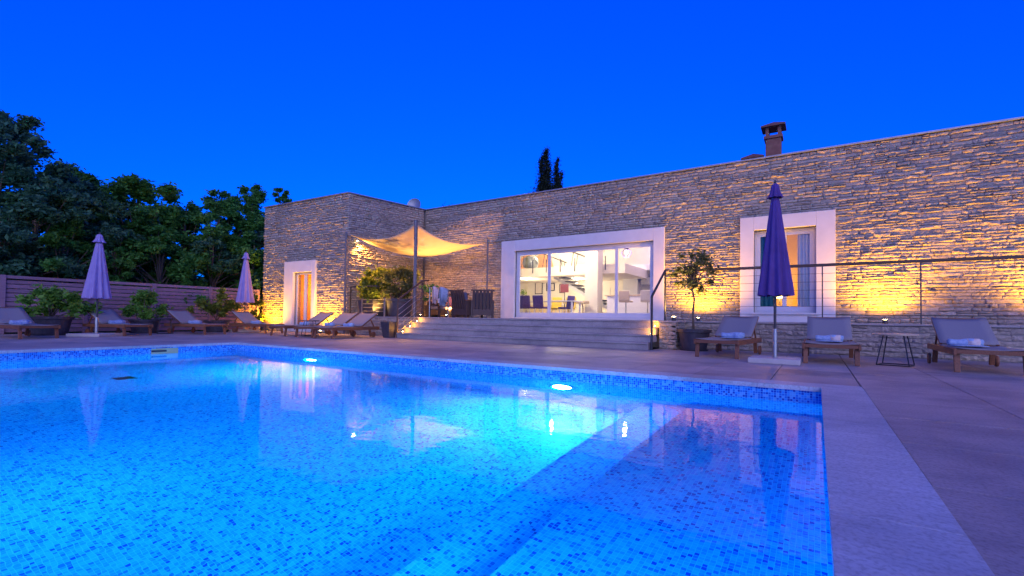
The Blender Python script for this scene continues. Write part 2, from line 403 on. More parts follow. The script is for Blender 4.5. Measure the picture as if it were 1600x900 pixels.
def coping_run(xa, xb, ya, yb, along):
    L = (xb-xa) if along == 'x' else (yb-ya); n = max(1, round(L/1.0)); prof = []
    for k in range(n):
        u0_, u1_ = L*k/n+.0015, L*(k+1)/n-.0015
        m = MB()
        if along == 'x': m.box(xa+u0_, xa+u1_, ya, yb, -.035, .014)
        else: m.box(xa, xb, ya+u0_, ya+u1_, -.035, .014)
        at_pool(m.build('coping_slab', MATS['coping_stone'], pool, bevel=.0012))
OV = .03
coping_run(a0-COPE, a1+COPE, b1-OV, b1+COPE, 'x'); coping_run(a0-COPE, a1+COPE, b0-COPE, b0+OV, 'x')
coping_run(a1-OV, a1+COPE, b0+OV+.003, b1-OV-.003, 'y'); coping_run(a0-COPE, a0+OV, b0+OV+.003, b1-OV-.003, 'y')
m_emit('pool_bulb', (.80, .96, 1), 60)
POOL_FILL_C = (.0, .33, 1.0)
def pool_lamp(x, y, s, e, z=-.72, c=(.0, .50, 1.0)):
    b = at_pool(MB().lathe([(.19, 0), (.19, .02), (.155, .03)], 18).build('underwater_lamp', MATS['steel'], pool))
    b.matrix_parent_inverse = Matrix(); b.location = Vector((x, y, z))-Vector(pool.location); b.rotation_euler = (R(90)*s, 0, 0)
    MB().lathe([(.15, .026), (.135, .06), (.09, .09), (.03, .10)], 18).build('lens', MATS['pool_bulb'], b)
    lamp('pool_light', 'AREA', (x, y-s*.13, z), e, c, .22, (0, -s, -.12))
for x in (-3.0, -8.78): pool_lamp(x, b1-.001, 1, 115)
for x, e_ in ((-.9, 85), (-4.6, 22), (-9.2, 5)): pool_lamp(x, b0+.001, -1, e_, -.40, POOL_FILL_C)  # unseen near-wall lamps, added to fill the pool and brighten the bench
sk = at_pool(MB().box(a0, a0+.012, 4.22, 4.72, -.19, -.055).build('skimmer', MATS['skimmer_plastic'], pool))
at_pool(MB().box(a0+.012, a0+.016, 4.22, 4.50, -.13, -.09).build('skimmer_mouth', MATS['black_metal'], pool))
at_pool(MB().box(-9.58, -9.28, 2.88, 3.13, Z_F, Z_F+.012).build('floor_drain', MATS['black_metal'], pool))

# ------------------------------------------------------------------ stone cladding
nrs = np.random.RandomState(5)
NU, NV = 6, 3
def stone_template(seed):
    r = np.random.RandomState(seed); g_ = np.zeros((NV+1, NU, 3)); V, F = [], []
    us = np.linspace(0, 1, NU); vs_ = np.linspace(0, 1, NV+1)
    ph = r.uniform(0, 6, 4); tilt = r.uniform(-.25, .25)
    for j in range(NV+1):
        for i in range(NU):
            edge = (i in (0, NU-1)) or (j in (0, NV))
            u = us[i]+(0 if edge else r.uniform(-.05, .05)); v = vs_[j]+(0 if edge else r.uniform(-.08, .08))
            d = .70+.26*math.sin(ph[0]+5*us[i])*math.cos(ph[1]+3*vs_[j])+tilt*(vs_[j]-.5)+r.uniform(-.3, .3)
            if edge: d *= r.uniform(.35, .65)
            if i in (0, NU-1) : u += r.uniform(-.012, .012)
            if j in (0, NV): v += r.uniform(-.20, .04)*(1 if j else -1)
            V.append((u, d, v))
    nfront = len(V)
    idx = lambda i, j: j*NU+i
    for j in range(NV):
        for i in range(NU-1): F.append((idx(i,j), idx(i+1,j), idx(i+1,j+1), idx(i,j+1)))
    bd = [idx(i,0) for i in range(NU)]+[idx(NU-1,j) for j in range(1,NV+1)]+[idx(i,NV) for i in range(NU-2,-1,-1)]+[idx(0,j) for j in range(NV-1,0,-1)]
    nb = len(bd)
    for b in bd: V.append((V[b][0], -.3, V[b][2]))
    for k in range(nb): F.append((bd[(k+1) % nb], bd[k], nfront+k, nfront+(k+1) % nb))
    return np.array(V), np.array(F)
TEMPL = [stone_template(s) for s in range(14)]
TM = []
for V, F in TEMPL:   # mesh: x along the wall, -y outwards, z up
    me = bpy.data.meshes.new('stone'); me.from_pydata([(v[0], -v[1], v[2]) for v in V], [], [tuple(f) for f in F]); me.materials.append(MATS['stone']); me.update(); TM.append(me)
def lay_stones(L, z0, z1, holes, hmin=.06, hmax=.125, wmin=.14, wmax=.6):
    """stones (u, z, w, h) of a wall of length L between z0 and z1 that leave the holes (u0,u1,z0,z1) free"""
    br = sorted({z0, z1, *[h[2] for h in holes if z0 < h[2] < z1], *[h[3] for h in holes if z0 < h[3] < z1]}); out = []
    for za, zb in zip(br, br[1:]):
        z = za
        hs = []
        while z < zb-1e-6:
            h = nrs.uniform(hmin, hmax); hs.append(h); z += h
        k = (zb-za)/sum(hs); z = za
        for h in hs:
            h *= k
            free = [(0, L)]
            for a, b, c, d in holes:
                if c < z+h*.5 < d:
                    nf = []
                    for f0, f1 in free:
                        if b <= f0 or a >= f1: nf.append((f0, f1)); continue
                        if a > f0: nf.append((f0, a))
                        if b < f1: nf.append((b, f1))
                    free = nf
            for f0, f1 in free:
                ws = []; u = 0
                while u < f1-f0:
                    w = nrs.uniform(wmin, wmax)*(.6+.4*nrs.rand()); ws.append(w); u += w
                if len(ws) > 1 and nrs.rand() < .6: ws.pop()
                kk = (f1-f0)/sum(ws); u = f0
                for w in ws:
                    w *= kk
                    if h > .105 and nrs.rand() < .35 and w < .5:     # two thin stones in place of a thick one
                        s = h*nrs.uniform(.35, .65); out.append((u, z, w, s)); out.append((u, z+s, w, h-s))
                    else: out.append((u, z, w, h))
                    u += w
            z += h
    return out
class Cladding:
    def __init__(s): s.items = []
    def wall(s, A, B, z0, z1, holes=(), depth=(.02, .075), **k):
        A, B = Vector(A), Vector(B); d = (B-A); L = d.length; d.normalize(); ang = math.atan2(d.y, d.x)
        for (u, z, w, h) in lay_stones(L, z0, z1, list(holes), **k):
            dep = nrs.uniform(*depth)*(1.35 if nrs.rand() < .12 else 1); p = A+d*u; c = A+d*(u+w/2); q = PX((c.x, c.y, z+h/2))
            ok = q[2] > 1 and -20 < q[0] < 1620 and -20 < q[1] < 920
            size = w*h/q[2]**2 if ok else 0
            s.items.append((size, (p.x, p.y, z+.003), ang, (w-.005, dep, h-.004), nrs.randint(len(TM))))
    def build(s, parent, most, name_rest):
        s.items.sort(key=lambda i: -i[0]); off = Vector(parent.location)
        rest = []
        for k, (size, p, ang, sc, t) in enumerate(s.items):
            if k < most and size > 0:
                o = link('stone', TM[t], parent, loc=Vector(p)-off); o.rotation_euler = (0,0,ang); o.scale = sc
            else: rest.append((p, ang, sc, t))
        if not rest: return
        VV, FF, n = [], [], 0
        for p, ang, sc, t in rest:
            V, F = TEMPL[t]; x, y, z = V[:,0]*sc[0], -V[:,1]*sc[1], V[:,2]*sc[2]; c, si = math.cos(ang), math.sin(ang)
            VV.append(np.stack([x*c-y*si+p[0]-off.x, x*si+y*c+p[1]-off.y, z+p[2]-off.z], 1)); FF.append(F+n); n += len(V)
        VV, FF = np.concatenate(VV), np.concatenate(FF)
        me = quads_mesh(name_rest, VV, FF); me.materials.append(MATS['stone']); tag(link(name_rest, me, parent), kind='stuff')
def quads_mesh(name, V, F):
    me = bpy.data.meshes.new(name); nv, nf = len(V), len(F); k = F.shape[1]
    me.vertices.add(nv); me.vertices.foreach_set('co', np.ascontiguousarray(V, dtype=np.float32).ravel())
    me.loops.add(nf*k); me.loops.foreach_set('vertex_index', np.ascontiguousarray(F, dtype=np.int32).ravel())
    me.polygons.add(nf); me.polygons.foreach_set('loop_start', np.arange(nf, dtype=np.int32)*k)
    me.update(calc_edges=True); me.validate(); return me

# ------------------------------------------------------------------ the villa
VO = Vector((-5.0, WALL_Y, 0))
villa = empty('stone_villa', VO, label='long low villa clad in rough split stone with white framed windows', cat='house')
def vb(m, name, mat, parent=None, **k):
    o = m.build(name, MATS[mat] if isinstance(mat, str) else mat, parent or villa, **k)
    o.matrix_parent_inverse = Matrix.Translation(-VO) if parent is None else Matrix(); return o
XI, XE = BI.x, 12.0                       # main wall from the inner corner to beyond the frame
LW = (-10.68, -4.20, .69, 3.78)           # outer edges of the white surround of the sliding window
SW = (-1.94, 0.44, .69, 3.82)             # ... of the bedroom window
LO = (-10.05, -4.56, .74, 3.36)           # openings
SO = (-1.57, -0.01, .96, 3.42)
m = MB(); T = .30
def wall_boxes(m, x0, x1, z0, z1, holes, y0, y1):
    xs = sorted({x0, x1, *[h[0] for h in holes], *[h[1] for h in holes]})
    for xa, xb in zip(xs, xs[1:]):
        hz = [(h[2], h[3]) for h in holes if h[0] <= xa+1e-6 and h[1] >= xb-1e-6]
        if not hz: m.box(xa, xb, y0, y1, z0, z1)
        else:
            if hz[0][0] > z0: m.box(xa, xb, y0, y1, z0, hz[0][0])
            m.box(xa, xb, y0, y1, hz[0][1], z1)
wall_boxes(m, XI-.6, XE, 0, WALL_TOP-.02, [LO, SO], WALL_Y+.03, WALL_Y+T)
vb(m, 'wall', 'mortar')
clad = Cladding()
clad.wall((XI, WALL_Y+.03, 0), (XE, WALL_Y+.03, 0), Z_T-.05, WALL_TOP, [(LW[0]-XI, LW[1]-XI, 0, LW[3]), (SW[0]-XI, SW[1]-XI, 0, SW[3])])
# projecting wing: front wall and side wall
def oriented(A, B, t, z0, z1, holes=()):
    """wall slab from A to B, outside face on the right hand of A->B (towards -y for a wall along +x)"""
    m = MB(); A, B = Vector(A), Vector(B); d = (B-A); L = d.length; d.normalize(); n = Vector((d.y, -d.x, 0))
    mm = MB(); wall_boxes(mm, 0, L, z0, z1, list(holes), 0, t)
    m.add([A+d*v[0]-n*v[1]+Vector((0,0,v[2])) for v in mm.v], mm.f); return m
bd = (BR-BL); bL = bd.length; bd.normalize(); bn = Vector((bd.y, -bd.x, 0))
def bu(px, py):   # distance along the wing's front wall of a pixel
    d = ray(px, py); A = BL; # solve cam + t d = A + s bd (xy)
    s = (d.x*A.y-d.y*A.x)/(d.y*bd.x-d.x*bd.y); return s
DW = (bu(446.5, 430), bu(495, 430), 0, 3.0); DO = (bu(460, 440), bu(489, 440), .06, 2.52)
vb(oriented(BL-bn*.03, BR-bn*.03, .3, 0, WALL_TOP-.02, [DO]), 'wall', 'mortar')
clad.wall(BL-bn*.03, BR-bn*.03, 0, WALL_TOP, [(DW[0], DW[1], -.1, DW[3])])
sd_ = (BI-BR).normalized(); sn = Vector((sd_.y, -sd_.x, 0))
vb(oriented(BR-sn*.03+sd_*.27, BI-sn*.03, .3, 0, WALL_TOP-.02), 'wall', 'mortar')
clad.wall(BR-sn*.03+sd_*.02, BI-sn*.03, Z_T-.05, WALL_TOP)
clad.build(villa, 300, 'stone_cladding')
vb(oriented(BL+Vector((0,6,0)), BL+Vector((.03,.31,0)), .3, 0, WALL_TOP-.02), 'wall', 'mortar')
# roof edge
m = MB(); m.box(XI-.3, XE, WALL_Y-.06, WALL_Y+T+.02, WALL_TOP+.004, WALL_TOP+.045); vb(m, 'roof_edge', 'flashing')
m = MB()
for A, B, n in ((BL, BR, bn), (BR, BI, sn)):
    a, b = A+n*.06, B+n*.06; a2, b2 = A-n*.3, B-n*.3
    m.add([Vector((q.x,q.y,z)) for z in (WALL_TOP+.006, WALL_TOP+.047) for q in (a, b, b2, a2)], [(3,2,1,0),(4,5,6,7),(0,1,5,4),(1,2,6,5),(2,3,7,6),(3,0,4,7)])
vb(m, 'roof_edge', 'flashing')
vb(MB().box(XI-6, XE, WALL_Y+T+.03, 25, WALL_TOP-.30, WALL_TOP-.12), 'roof', 'flashing')
vb(MB().box(-20.7, -15.95, 12.4, WALL_Y+.2, WALL_TOP-.30, WALL_TOP-.12), 'roof', 'flashing')

def surround(out, op, y, name='surround', sill=False):
    m = MB(); y0, y1 = y-.085, y+.20
    m.box(out[0], op[0], y0, y1, out[2], out[3]); m.box(op[1], out[1], y0, y1, out[2], out[3])
    m.box(op[0], op[1], y0, y1, op[3], out[3])
    if op[2] > out[2]+.01: m.box(op[0], op[1], y0, y1, out[2], op[2])
    return m
def child(m, name, mat, parent, **k):
    o = m.build(name, MATS[mat] if isinstance(mat, str) else mat, parent, **k); o.matrix_parent_inverse = parent.matrix_world.inverted() if parent.type != 'EMPTY' else Matrix(); return o
def window(name, out, op, mulls, y, yf):
    f = surround(out, op, y).build(name, MATS['plaster_white'], villa, bevel=.01); f.matrix_parent_inverse = Matrix.Translation(-VO)
    fr = .075; xs = [op[0]]+mulls+[op[1]]
    def sub(m_, nm, mat, **k): return m_.build(nm, MATS[mat], f, **k)
    m_ = MB(); m_.box(op[0], op[1], yf-.05, yf+.06, op[3]-.07, op[3]); m_.box(op[0], op[1], yf-.05, yf+.06, op[2], op[2]+.06)
    m_.box(op[0], op[0]+.05, yf-.05, yf+.06, op[2]+.06, op[3]-.07); m_.box(op[1]-.05, op[1], yf-.05, yf+.06, op[2]+.06, op[3]-.07)
    sub(m_, 'outer_frame', 'frame_white', bevel=.004)
    for i, (xa, xb) in enumerate(zip(xs, xs[1:])):
        yy = yf+(.012 if i % 2 else -.012); xa += .053 if i == 0 else -.045; xb -= .053 if i == len(xs)-2 else -.045
        za, zb = op[2]+.063, op[3]-.073; w = .10
        m_ = MB(); m_.box(xa, xb, yy-.025, yy+.025, zb-w, zb); m_.box(xa, xb, yy-.025, yy+.025, za, za+w*1.25)
        m_.box(xa, xa+w, yy-.025, yy+.025, za+w*1.25, zb-w); m_.box(xb-w, xb, yy-.025, yy+.025, za+w*1.25, zb-w)
        sub(m_, 'sash', 'frame_white', bevel=.004)
        sub(MB().box(xa+w, xb-w, yy-.006, yy+.006, za+w*1.25, zb-w), 'pane', 'glass')
    return f
lw = window('sliding_window', LW, LO, [-8.58, -5.9], WALL_Y, WALL_Y+.13)
MB().box(-8.66, -8.64, WALL_Y+.02, WALL_Y+.07, 1.75, 2.05).build('handle', MATS['dark_steel'], lw)
swn = window('bedroom_window', SW, SO, [-.79], WALL_Y, WALL_Y+.20)
MB().box(SO[0]-.08, SO[1]+.08, WALL_Y-.13, WALL_Y-.087, SO[2]-.06, SO[2]+.002).build('sill', MATS['plaster_white'], swn)
# door of the wing (built along x, then turned into the wall's line)
def wing(m): 
    mm = MB(); mm.mi = list(m.mi); mm.f = m.f; mm.v = [BL+bd*v[0]-bn*v[1]+Vector((0,0,v[2])) for v in m.v]; return mm
dr = vb(wing(surround(DW, DO, 0)), 'door', 'plaster_white', bevel=.01)
xs = [DO[0], (DO[0]+DO[1])/2, DO[1]]
for xa, xb in zip(xs, xs[1:]):
    m_ = MB(); w = .09
    m_.box(xa, xa+w, .10, .15, DO[2], DO[3]); m_.box(xb-w, xb, .10, .15, DO[2], DO[3]); m_.box(xa+w, xb-w, .10, .15, DO[2], DO[2]+.12); m_.box(xa+w, xb-w, .10, .15, DO[3]-w, DO[3])
    wing(m_).build('door_leaf', MATS['frame_white'], dr); wing(MB().box(xa+w, xb-w, .122, .13, DO[2]+.12, DO[3]-w)).build('pane', MATS['glass'], dr)
# rooms behind the windows
def room(x0, x1, y0, y1, z0, z1, front_holes=()):
    m = MB(); t = .12
    m.box(x0-t, x0, y0, y1+t, z0-t, z1+t); m.box(x1, x1+t, y0, y1+t, z0-t, z1+t); m.box(x0, x1, y1, y1+t, z0-t, z1+t); m.box(x0, x1, y0, y1, z1, z1+t)
    return m
RX0, RX1, RY1, RC = -16.2, -3.7, 23.5, 5.05
vb(room(RX0, RX1, WALL_Y+T+.002, RY1, Z_T, RC), 'living_room_wall', 'room_wall'); vb(MB().box(RX0, RX1, WALL_Y+.1, RY1, Z_T-.12, Z_T), 'living_room_floor', 'room_floor')
vb(room(-3.4, 2.2, WALL_Y+T+.002, 19.6, Z_T, 4.2), 'bedroom_wall', 'room_wall'); vb(MB().box(-3.4, 2.2, WALL_Y+.3, 19.6, Z_T-.12, Z_T), 'bedroom_floor', 'room_floor')
m = MB(); mm = room(DO[0]-.8, DO[1]+.8, .31, 3.2, 0.0, 3.2); mm.box(DO[0]-.8, DO[1]+.8, .31, 3.2, -.05, .02); vb(wing(mm), 'guest_room_wall', 'room_wall')
# chimneys
def chimney(x, y, w, z0, z1):
    p = vb(MB().box(x-w/2, x+w/2, y-w/2, y+w/2, z0, z1), 'chimney', 'terracotta', bevel=.015)
    m_ = MB(); m_.box(x-w/2-.05, x+w/2+.05, y-w/2-.05, y+w/2+.05, z1+.002, z1+.10)
    for sx in (-1, 1):
        for sy in (-1, 1): m_.box(x+sx*(w/2-.05)-.05, x+sx*(w/2-.05)+.05, y+sy*(w/2-.05)-.05, y+sy*(w/2-.05)+.05, z1+.10, z1+.40)
    m_.build('cap', MATS['terracotta'], p)
    m_ = MB(); q = w/2+.14; zz = z1+.40; m_.add([(x-q,y-q,zz),(x+q,y-q,zz),(x+q,y+q,zz),(x-q,y+q,zz),(x-q,y-q,zz+.05),(x+q,y-q,zz+.05),(x+q,y+q,zz+.05),(x-q,y+q,zz+.05),(x,y,zz+.26)],
        [(3,2,1,0),(0,1,5,4),(1,2,6,5),(2,3,7,6),(3,0,4,7),(4,5,8),(5,6,8),(6,7,8),(7,4,8)]); m_.build('cap_roof', MATS['roof_tile'], p)
chimney(-1.28, 19.0, .48, 5.2, 7.18); chimney(-1.95, 19.2, .46, 5.2, 6.22)

# ------------------------------------------------------------------ terrace, its steps and retaining walls
TY_R, TY_L = 12.45, 11.95                  # front edges of the terrace right and left of the steps
SX0, SX1, SY0, TR = -11.50, -3.27, 10.85, .32
RISE = Z_T/4
m = MB(); m.box(SX0+.01, SX1, SY0+3*TR+.02, 15.72, .02, Z_T-.042); m.box(SX1, XE, TY_R+.06, 15.72, .02, Z_T-.042); m.box(-15.3, SX0+.01, TY_L+.06, 15.72, .02, Z_T-.042)
tb = m.build('terrace', MATS['mortar']); tag(tb, kind='structure')
def slabs(x0, x1, y0, y1, z0, z1, n, name, mat, parent, bevel=.006):
    w = (x1-x0)/n
    for k in range(n): MB().box(x0+k*w+.0015, x0+(k+1)*w-.0015, y0, y1, z0, z1).build(name, MATS[mat], parent, bevel=bevel)
slabs(SX1+.12, XE, TY_R-.05, TY_R+.33, Z_T-.04, Z_T, 12, 'edge_slab', 'step_stone', tb)
slabs(-15.3, SX0-.05, TY_L-.05, TY_L+.33, Z_T-.04, Z_T, 4, 'edge_slab', 'step_stone', tb)
m = MB(); m.box(SX1+.12, XE, TY_R+.333, 15.62, Z_T-.04, Z_T-.001); m.box(-15.2, SX0-.05, TY_L+.333, 15.62, Z_T-.04, Z_T-.001); m.box(SX0-.05, SX1+.12, SY0+4*TR+.04, 15.62, Z_T-.04, Z_T-.001)
m.build('terrace_floor', MATS['deck_stone'], tb)
steps = empty('garden_steps', (SX0, SY0, 0), label='wide flight of four pale stone steps rising to the terrace', cat='steps')
for k in range(4):
    y = SY0+k*TR; z1 = RISE*(k+1)
    y2 = y+TR+(.04 if k < 3 else .04)
    MB().box(0, SX1-SX0, y-SY0, y2-SY0+(.0 if k < 3 else .0), RISE*k+.001, z1-.042).build('riser', MATS['step_stone'], steps)
    n = 6
    for q in range(n):
        w = (SX1-SX0)/n; MB().box(q*w+.0015, (q+1)*w-.0015, y-SY0-.035, y2-SY0-.037, z1-.04, z1).build('tread', MATS['step_stone'], steps, bevel=.006)
def low_wall(name, A, B, z1, label, most=260, **k):
    e = empty(name, (A[0], A[1], 0), label=label, cat='wall'); o = oriented(Vector(A), Vector(B), .10, 0, z1-.045)
    w = o.build('core', MATS['mortar'], e); w.matrix_parent_inverse = Matrix.Translation(-Vector(e.location))
    c = Cladding(); c.wall(A, B, 0, z1-.045, depth=(.02, .05), hmin=.08, hmax=.15, wmin=.16, wmax=.45, **k); c.build(e, most, 'small_stones'); return e
low_wall('retaining_wall', (SX1+.45, TY_R, 0), (XE, TY_R, 0), Z_T, 'low rough stone retaining wall under the terrace beside the loungers')
low_wall('retaining_wall', (-15.3, TY_L, 0), (SX0-.02, TY_L, 0), Z_T, 'low stone retaining wall between the wing and the steps')
low_wall('cheek_wall', (SX1+.06, 11.55, 0), (SX1+.45, 11.55, 0), Z_T, 'short stone cheek wall closing the end of the steps')
low_wall('cheek_wall', (SX1+.45, 11.55, 0), (SX1+.45, TY_R, 0), Z_T, 'stone return wall between steps and retaining wall')
tag(MB().box(SX1+.05, SX1+.50, 11.50, TY_R-.052, Z_T-.04, Z_T-.002).build('coping_slab', MATS['step_stone'], bpy.data.objects['cheek_wall']), None)
cs = bpy.data.objects['coping_slab.001'] if 'coping_slab.001' in bpy.data.objects else None
for o in bpy.data.objects:
    if o.name.startswith('coping_slab') and o.parent and o.parent.name.startswith('cheek_wall'): o.matrix_parent_inverse = Matrix.Translation(-Vector(o.parent.location))

# ------------------------------------------------------------------ railings
def railing_flat(name, x0, x1, y, z0, z1, posts, n, label, top='rail_wood', tw=.05):
    e = empty(name, (x0, y, z0), label=label, cat='railing'); L = x1-x0
    MB().box(0, L, -tw/2, tw/2, z1-z0-.065, z1-z0).build('handrail', MATS[top], e, bevel=.008)
    for p in posts: MB().box(p-x0-.012, p-x0+.012, -.012, .012, 0, z1-z0-.066).build('post', MATS['dark_steel'], e)
    for k in range(n):
        z = (z1-z0)*(k+1)/(n+1.2); MB().tube([(0, 0, z), (L, 0, z)], .004, 6).build('cable', MATS['dark_steel'], e)
    return e
railing_flat('terrace_railing', -3.1, XE, 12.52, Z_T, 2.01, [.11, 1.78, 3.7, 5.6, 7.5, 9.4], 6, 'long cable railing with a dark handrail above the retaining wall', 'rail_wood')
def stair_rail(x, label, bars, mat):
    e = empty('stair_railing', (x, 10.95, 0), label=label, cat='railing')
    MB().tube([(0, 0, 0), (0, 0, 1.24)], .028, 10).build('newel_post', MATS[mat], e)
    MB().tube([(0, 1.13, Z_T), (0, 1.13, 1.98)], .024, 10).build('newel_post', MATS[mat], e)
    MB().tube([(0, -.01, 1.22), (0, .03, 1.27), (0, 1.15, 1.97), (0, 1.45, 2.0)], .03, 10).build('handrail', MATS[mat], e, smooth=True)
    for k in range(bars):
        z = .16+k*.19; MB().tube([(0, 0, z), (0, 1.13, z+Z_T)], .009, 6).build('bar', MATS['steel'], e)
    return e
stair_rail(-11.60, 'steel stair railing with sloping bars beside the towel rail', 5, 'rail_wood')
stair_rail(-3.22, 'dark steel stair handrail at the pot plant end of the steps', 0, 'dark_steel')
e = empty('terrace_railing', (-14.9, 12.0, Z_T), label='short steel railing of four bars in front of the planters', cat='railing')
x1 = OY(601, 465, 12.0).x+14.9; x0 = OY(566, 467, 12.0).x+14.9
for p in (x0, x1): MB().box(p-.025, p+.025, -.02, .02, 0, .68).build('post', MATS['steel'], e)
for z in (.20, .34, .48, .64): MB().tube([(x0, 0, z), (x1, 0, z)], .012, 6).build('bar', MATS['steel'], e)
for p in (OY(548, 450, 12.0).x+14.9,): MB().box(p-.02, p+.02, -.02, .02, 0, 1.13).build('post', MATS['dark_steel'], e)
MB().box(OY(548, 450, 12.0).x+14.9, OY(590, 445, 12.0).x+14.9, -.02, .02, 1.13, 1.17).build('handrail', MATS['dark_steel'], e)

# ------------------------------------------------------------------ shade sail and its poles
PA, PB, PC, PD = OY(541, 364, 11.82), OY(650, 349, 12.02), OY(762, 379, 15.25), Vector((-14.80, 15.45, 3.36))
m_noise('pole_grey', (.13, .13, .14), (.19, .18, .18), 12, .45, .05, .001, 80, metal=.3)
def pole(p, z0, r, mat, label, top=.12):
    e = empty('sail_pole', (p.x, p.y, z0), label=label, cat='pole', group='shade sail poles')
    MB().tube([(0,0,0), (0,0,p.z-z0+top)], r, 12).build('shaft', MATS[mat], e, smooth=False); MB().lathe([(r*2.6, 0), (r*2.6, .012)], 14).build('base_plate', MATS[mat], e)
    MB().tube([(0,0,p.z-z0-.03), (.0,.06,p.z-z0-.03)], .012, 6).build('eye_bolt', MATS['steel'], e)
pole(PA, 0.0, .045, 'pole_grey', 'steel sail pole at the corner of the wing', .05)
pole(PB, Z_T, .065, 'pole_grey', 'thick tall steel sail pole at the head of the steps')
pole(PC, Z_T, .035, 'pole_grey', 'thin steel sail pole beside the sliding window')
N = 28; V = []; F = []
for i in range(N+1):
    for j in range(N+1):
        s, t = i/N, j/N
        # edges curve inwards like a tensioned sail
        s2 = .5+(s-.5)*(1-.10*(1-(2*t-1)**2)*1.0); t2 = .5+(t-.5)*(1-.10*(1-(2*s-1)**2)*1.0)
        p = PA*((1-s2)*(1-t2))+PB*(s2*(1-t2))+PC*(s2*t2)+PD*((1-s2)*t2)
        sg, tg = math.sin(math.pi*s), math.sin(math.pi*t)
        sag = .35*sg*(1-t)**1.5+.30*tg*s**1.5+.14*sg*t+.24*tg*(1-s)+.10*sg*tg+.012*math.sin(9*s+5*t)+.006*math.sin(23*s-9*t)
        V.append(p-Vector((0, 0, sag)))
for i in range(N):
    for j in range(N): F.append((i*(N+1)+j, (i+1)*(N+1)+j, (i+1)*(N+1)+j+1, i*(N+1)+j+1))
sl = MB().add(V, F).build('shade_sail', MATS['canvas'], smooth=True); so_ = sl.modifiers.new('thick', 'SOLIDIFY'); so_.thickness = .006
tag(sl, 'beige canvas shade sail stretched over the seating corner', 'shade sail')

# ------------------------------------------------------------------ ground uplights and wall lamp
WARM = (1.0, .43, .012)
def uplight(p, out, energy, label, aim=None, spot=168, col_=WARM):
    e = empty('uplight', p, label=label, cat='lamp', group='uplights washing the stone walls')
    MB().lathe([(.055, 0), (.06, .02), (.05, .09), (.056, .10)], 14).build('housing', MATS['black_metal'], e)
    MB().lathe([(.045, .101), (.03, .106)], 14).build('lens', MATS['warm_lens'], e)
    d = Vector((0, 0, 1))-Vector(out)*.02
    lamp('uplight_beam', 'SPOT', (0, 0, .13), energy, col_, .03, d, R(spot), .85, parent=e)
m_emit('warm_lens', (1, .75, .35), 30)
OUTM = Vector((0, -1, 0)); UPE = 330
def mw(x): return Vector((x, WALL_Y-.62, Z_T))
uplight(mw(-3.02), OUTM, UPE, 'glowing uplight on the terrace behind the potted tree')
uplight(mw(1.45), OUTM, UPE, 'glowing uplight on the terrace right of the bedroom window')
uplight(mw(4.75), OUTM, UPE*1.3, 'uplight far along the terrace wall')
uplight((-13.95, 12.12, Z_T), Vector((0,-.5,0)), 55, 'uplight between the two terrace planters by the short railing', spot=150, col_=(1, .55, .10))
uplight((-2.98, 12.0, Z_T), Vector((-.4,0,0)), 80, 'small added uplight on the cheek wall brightening the potted tree', spot=150, col_=(1, .55, .10))  # extra lamp put in to give the potted tree its golden light
uplight((-13.2, 13.7, Z_T), Vector((0,0,0)), 150, 'uplight hidden behind the terrace planters', spot=105, col_=(1, .50, .12))
uplight((-12.3, 14.2, Z_T), Vector((0,.3,0)), 330, 'uplight on the terrace floor before the outdoor sofa', spot=110, col_=(1, .42, .10))
uplight(mw(-11.35)+Vector((0,.2,0)), OUTM, 60, 'uplight beside the slatted armchair near the sliding window', spot=80)
for u, lb in ((bu(430, 490), 'glowing uplight between the fence and the wing door'), (bu(516, 490), 'glowing uplight behind the loungers right of the wing door')):
    q = BL+bd*u+bn*.45; uplight((q.x, q.y, 0), bn, UPE*1.0, lb)
e = empty('wall_lamp', BR+Vector((-.02, .5, 0)), label='small bright spot lamp under the sail on the wing wall', cat='lamp'); q = BR+sd_*.35+sn*.10; q.z = OY(544, 376, 12.1).z; e.location = q
MB().lathe([(.03, 0), (.045, .03), (.045, .10), (.03, .11)], 12).build('housing', MATS['steel'], e); MB().lathe([(.036, -.003), (.02, -.012)], 12).build('lens', MATS['warm_lens'], e)
lamp('wall_lamp_beam', 'SPOT', (.02, .02, -.04), 220, (1, .42, .08), .03, Vector((.6, .30, -1)), R(140), .6, parent=e)
for i, (x, y, z) in enumerate(((SX0+.10, SY0+.16, RISE), (SX0+.10, SY0+.48, RISE*2), (SX0+.10, SY0+.80, RISE*3), (SX1-.08, SY0+.48, RISE*2), (SX1-.08, SY0+.80, RISE*3))):
    e = empty('step_light', (x, y, z), label='tiny step light on the %s step at the %s end of the flight' % (('lowest', 'second', 'third', 'second', 'third')[i], 'stair railing' if i < 3 else 'potted tree'), cat='lamp', group='step lights left' if i < 3 else 'step lights right')
    MB().lathe([(.03, 0), (.03, .03), (.02, .035)], 10).build('housing', MATS['steel'], e); MB().lathe([(.018, .036), (.008, .042)], 10).build('lens', MATS['warm_lens'], e)
    lamp('step_glow', 'POINT', (0, 0, .07), 2.2, WARM, .02, parent=e)

